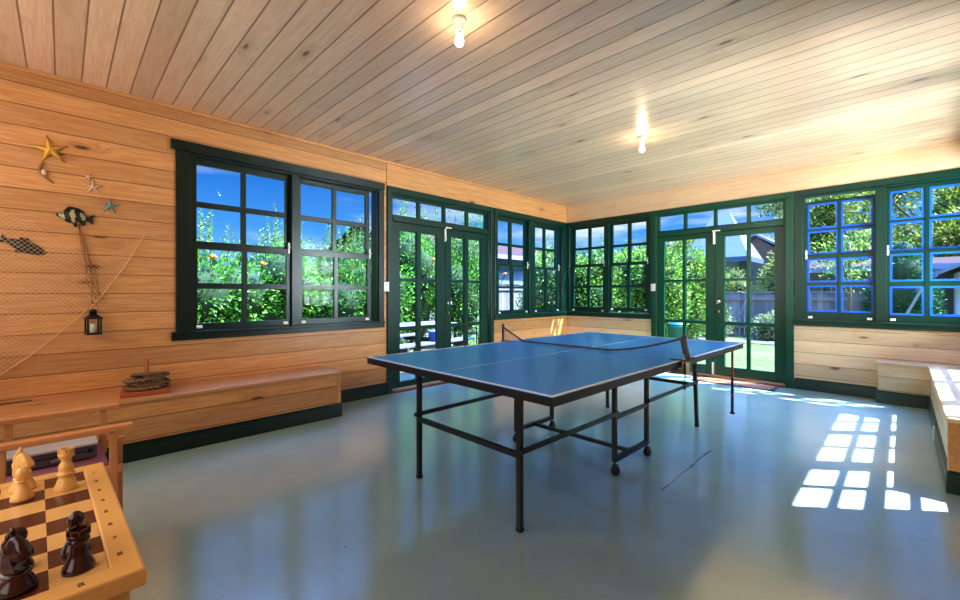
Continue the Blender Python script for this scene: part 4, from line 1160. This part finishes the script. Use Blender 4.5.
# houses beyond the fences
M['roof_pale'] = plain('pale_blue_grey_roof', rgb(112,120,134), .8, spec=.1, vary=.06, bscale=3)
M['fascia_grey'] = plain('slate_fascia', rgb(62,84,98), .6)
M['wall_slate'] = plain('slate_blue_wall', rgb(90,108,122), .8, vary=.08)
M['roof_brown'] = plain('brown_tile_roof', rgb(64,50,50), .95, spec=.05, bump=.5, bscale=12, vary=.15)
M['brick_grey'] = plain('grey_brown_brick', rgb(112,100,94), .9, vary=.25, bscale=18)
M['weather_white'] = plain('white_boards', rgb(120,126,136), .8, spec=.1)
M['shed_white'] = plain('shed_white_boards', rgb(232,236,242), .7)
M['dark_glass'] = plain('dark_window', rgb(60,70,80), .1)
def gable_house(name, label, x0, x1, y0, y1, eave, ridge, along, wall_m, roof_m, fascia_m, windows=()):
    r = thing(name, label, 'house', ((x0+x1)/2, (y0+y1)/2, GZ), world=True)
    MB().box((x0, y0, GZ), (x1, y1, eave)).build('wall', wall_m, r)
    o = .45; m = MB(); t = .12
    if along == 'hip':
        cx, cy = (x0+x1)/2, (y0+y1)/2
        m.add([(x0-o, y0-o, eave), (x1+o, y0-o, eave), (x1+o, y1+o, eave), (x0-o, y1+o, eave), (cx-.3, cy, ridge), (cx+.3, cy, ridge)], [(0,1,5,4), (1,2,5), (2,3,4,5), (3,0,4), (3,2,1,0)])
    elif along == 'x':
        cy = (y0+y1)/2
        m.prism([(y0-o, eave - .1), (cy, ridge - t), (y1+o, eave - .1), (y1+o, eave), (cy, ridge), (y0-o, eave)], lambda a, b, t_: (t_, a, b), x0-o, x1+o)
    else:
        cx = (x0+x1)/2
        m.prism([(x0-o, eave - .1), (cx, ridge - t), (x1+o, eave - .1), (x1+o, eave), (cx, ridge), (x0-o, eave)], lambda a, b, t_: (a, t_, b), y0-o, y1+o)
    m.build('roof', roof_m, r)
    m = MB()
    if along == 'y':
        cx = (x0+x1)/2; m.prism([(x0, eave), (cx, ridge - .16), (x1, eave)], lambda a, b, t_: (a, t_, b), y0 + .001, y1 - .001); m.build('gable', wall_m, r)
    if along == 'x':
        cy = (y0+y1)/2; m.prism([(y0, eave), (cy, ridge - .16), (y1, eave)], lambda a, b, t_: (t_, a, b), x0 + .001, x1 - .001); m.build('gable', wall_m, r)
    m = MB(); e = o + .03
    if along == 'hip':
        m.box((x0-e, y0-e, eave-.18), (x1+e, y0-e+.03, eave+.02)); m.box((x1+e-.03, y0-e+.03, eave-.18), (x1+e, y1+e, eave+.02)); m.box((x0-e, y0-e+.03, eave-.18), (x0-e+.03, y1+e, eave+.02))
    elif along == 'x': m.box((x0-e, y0-e, eave-.16), (x1+e, y0-e+.03, eave+.03))
    else: m.box((x1+e-.03, y0-e, eave-.16), (x1+e, y1+e, eave+.03)); m.box((x0-e, y0-e, eave-.16), (x0-e+.03, y1+e, eave+.03))
    m.build('gutter', fascia_m, r)
    for (wx0, wx1, z0, z1) in windows:
        w = MB().box((wx0, y0 - .05, z0), (wx1, y0 - .001, z1)).build('house_window', M['weather_white'], r)
        g = MB(); n = 2; ww = (wx1 - wx0 - .06*(n+1))/n
        for i in range(n): g.box((wx0 + .06 + i*(ww+.06), y0 - .06, z0 + .06), (wx0 + .06 + i*(ww+.06) + ww, y0 - .051, z1 - .06))
        g.build('pane', M['dark_glass'], w)
    return r
gable_house('grey_roofed_house', 'house with a big pale blue grey hip roof and slate walls behind the fence', -1.9, -.3, 12.6, 14.0, 2.62, 4.6, 'hip', M['wall_slate'], M['roof_pale'], M['fascia_grey'])
gable_house('pale_roofed_house', 'low house with a pale sloping roof edge at the right of the far doors', -1.4, .95, 15.2, 19.0, 2.75, 3.85, 'y', M['brick_grey'], M['weather_white'], M['fascia_grey'])
gable_house('brown_house', 'low grey brown brick house with a pale gutter behind the fence in the right windows', 1.7, 6.0, 13.6, 18.0, 2.12, 2.5, 'x', M['brick_grey'], M['roof_brown'], M['weather_white'], [(2.15, 2.75, .6, 1.6)])
gable_house('white_shed', 'white gabled garden shed with a small window at the far right', 5.45, 7.6, 11.2, 13.8, 1.82, 2.65, 'y', M['shed_white'], M['weather_white'], M['weather_white'], [(5.85, 6.45, .75, 1.6)])
gable_house('brown_roofed_house', 'neighbouring house with a brown tile roof and pale wall behind the left corner window', -15.0, -8.6, 2.6, 16.0, 2.9, 4.1, 'y', M['wall_slate'], M['roof_brown'], M['weather_white'])
o = MB().bar((4.0, 6.45, GZ), (4.72, 6.0, 1.62), .035, .035).build('leaning_pole', M['weather_white']); tag(o, 'thin white pole leaning in front of the conifer', 'pole')
r = thing('clothes_prop', 'thin pale bent pole leaning at the fence behind the far door knob', 'pole', (.55, 8.2, GZ), world=True)
MB().tube([(.55, 8.3, GZ), (.98, 8.35, 1.2), (.70, 8.3, 1.26)], .016, 8).build('rod', M['weather_white'], r)
M['teal'] = plain('teal_plastic', rgb(30,92,90), .4)
r = thing('teal_bin', 'teal green bin on the lawn seen low through the left leaf of the far doors', 'bin', (.62, 3.6, GZ))
MB().lathe([(.001, 0), (.17, 0), (.20, .55), (.215, .56), (.215, .60), (.001, .60)], 18).build('bin_body', M['teal'], r)
MB().lathe([(.001, .601), (.22, .601), (.22, .63), (.12, .68), (.001, .69)], 18).build('bin_lid', M['teal'], r)

# outdoor table and seat outside the left doors
M['weathered'] = plain('weathered_pale_timber', rgb(96,102,118), .6, vary=.1, bscale=10)
M['weathered_dk'] = plain('weathered_dark_timber', rgb(66,66,78), .7, vary=.15, bscale=10)
r = thing('picnic_table', 'weathered grey outdoor table with attached bench outside the left doors', 'table', (-2.45, -1.75, GZ), .12)
for k in range(5): MB().box((-.40 + k*.16, -1.0, .70), (-.25 + k*.16, 1.0, .735)).build('top_board', M['weathered'], r, bevel=.004)
for q in (-1, 1):
    for k in range(2): MB().box((q*.72 - .14 + k*.145, -1.0, .42), (q*.72 - .005 + k*.145, 1.0, .455)).build('seat_board', M['weathered'], r, bevel=.004)
    for s in (-1, 1): MB().bar((q*.62, s*.72, .0), (q*.22, s*.72, .70), .045, .09, up=(0,1,0)).build('leg', M['weathered_dk'], r)
for s in (-1, 1):
    MB().box((-.86, s*.72 - .07, .33), (.86, s*.72 - .025, .419)).build('cross_beam', M['weathered_dk'], r); MB().box((-.38, s*.72 - .07, .62), (.38, s*.72 - .025, .699)).build('cross_beam', M['weathered_dk'], r)
M['blue_tub'] = plain('blue_tub', rgb(48,88,170), .4)
r = thing('blue_tub', 'small blue round tub standing on the outdoor seat board', 'tub', (-1.76, -1.62, GZ + .456))
MB().lathe([(.001, 0), (.11, 0), (.135, .17), (.142, .172), (.142, .19), (.128, .19), (.108, .02), (.001, .02)], 22).build('tub_body', M['blue_tub'], r)
MB().tube([(0, .14*math.cos(q*PI/8), .18 - .07*math.sin(q*PI/8)) for q in range(9)], .005, 6).build('tub_handle', M['weathered'], r)
r = thing('garden_chair', 'dark metal garden chair on the pale paving behind the left doors', 'chair', (-2.55, -.05, GZ), .7)
for a in (-.22, .22):
    for b in (-.22, .22): MB().bar((a, b, 0), (a*.9, b*.9, .44), .025, .025, up=(0,1,0)).build('leg', M['black'], r)
MB().box((-.23, -.23, .441), (.23, .23, .465)).build('seat', M['black'], r, bevel=.004)
m = MB()
for a in (-.2, -.1, 0, .1, .2): m.bar((a, -.21, .466), (a, -.27, .86), .018, .018, up=(0,1,0))
m.bar((-.23, -.27, .87), (.23, -.27, .87), .03, .03); m.build('backrest', M['black'], r)

# ------------------------------------------------------------------ sky, sun, lamps
w = bpy.data.worlds.new('sky'); SC.world = w; w.use_nodes = True
nt = w.node_tree; nt.nodes.clear(); T = NT(nt)
out = T.n('ShaderNodeOutputWorld'); bg = T.n('ShaderNodeBackground')
tc = T.n('ShaderNodeTexCoord'); sp_ = T.n('ShaderNodeSeparateXYZ'); T.l(tc.outputs['Generated'], sp_.inputs[0])
grad = T.ramp(sp_.outputs[2], [(0.0, rgb(150,196,236)), (.05, rgb(116,178,234)), (.13, rgb(72,146,218)), (.24, rgb(40,112,198)), (.5, rgb(36,104,186)), (1, rgb(40,104,180))])
mp = T.n('ShaderNodeMapping'); mp.inputs['Scale'].default_value = (1.2, 1.2, 7.0); T.l(tc.outputs['Generated'], mp.inputs['Vector'])
nz = T.noise(mp.outputs[0], 2.2, 6, .6)
cl = T.smooth(nz.outputs[0], .47, .72)
side = T.smooth(T.math('ADD', sp_.outputs[1], T.math('MULTIPLY', sp_.outputs[0], .6)), -.2, .9)
fac = T.math('MULTIPLY', cl, T.math('MULTIPLY_ADD', side, .7, .2))
sd = T.n('ShaderNodeVectorMath', operation='DOT_PRODUCT'); T.l(tc.outputs['Generated'], sd.inputs[0]); sd.inputs[1].default_value = Vector((1, .82, 2.03)).normalized()
glow = T.math('POWER', T.math('MAXIMUM', sd.outputs['Value'], 0.0), 3.0)
up = T.smooth(sp_.outputs[2], .48, .8)
T.l(T.mix(fac, grad, (.92, .95, 1.0, 1)), bg.inputs[0])
T.l(T.math('ADD', SKY, T.math('MULTIPLY', up, T.math('MULTIPLY_ADD', glow, SKYG, SKYU))), bg.inputs[1])
T.l(bg.outputs[0], out.inputs[0])
def lamp(name, kind, loc, energy, col, **kw):
    l = bpy.data.lights.new(name, kind); l.energy = energy; l.color = col
    for k, v in kw.items(): setattr(l, k, v)
    o = bpy.data.objects.new(name, l); COL.objects.link(o); o.location = loc; return o
sun = lamp('sun', 'SUN', (8, 8, 12), SUN, (1, .96, .88), angle=.0093)
sun.rotation_euler = Vector((-1, -.80, -1.955)).to_track_quat('-Z', 'Y').to_euler()
# added fill lamp behind the viewer, brightens the room
a = lamp('fill_light', 'AREA', (2.3, -7.55, 1.75), FILL, (1, .96, .91), shape='RECTANGLE', size=4.2, size_y=1.7)
a.rotation_euler = (-PI/2 - .0, 0, 0); a.rotation_euler = Vector((0, 1, .05)).to_track_quat('-Z', 'Y').to_euler()

# added area lamp outside the right hand windows, lifts ceiling and far wall
a = lamp('window_fill', 'AREA', (7.0, -1.45, .62), WINL, (.82, .92, 1), shape='RECTANGLE', size=4.6, size_y=1.4)
a.rotation_euler = Vector((-1, 0, .42)).to_track_quat('-Z', 'Z').to_euler()

cam = bpy.data.cameras.new('camera'); co = bpy.data.objects.new('camera', cam); COL.objects.link(co)
co.location = CAM; co.rotation_euler = (PI/2, 0, .7879)
cam.sensor_width = 36; cam.lens = 420.6065 / 960 * 36; cam.shift_y = -(300 - 293.877) / 960; cam.clip_start = .02; cam.clip_end = 200
SC.camera = co
SC.view_settings.view_transform = 'Standard'; SC.view_settings.look = 'None'; SC.view_settings.exposure = EXPO; SC.view_settings.gamma = .91
SC.cycles.max_bounces = 10; SC.cycles.transparent_max_bounces = 16; SC.cycles.sample_clamp_indirect = 6; SC.cycles.caustics_reflective = False; SC.cycles.caustics_refractive = False
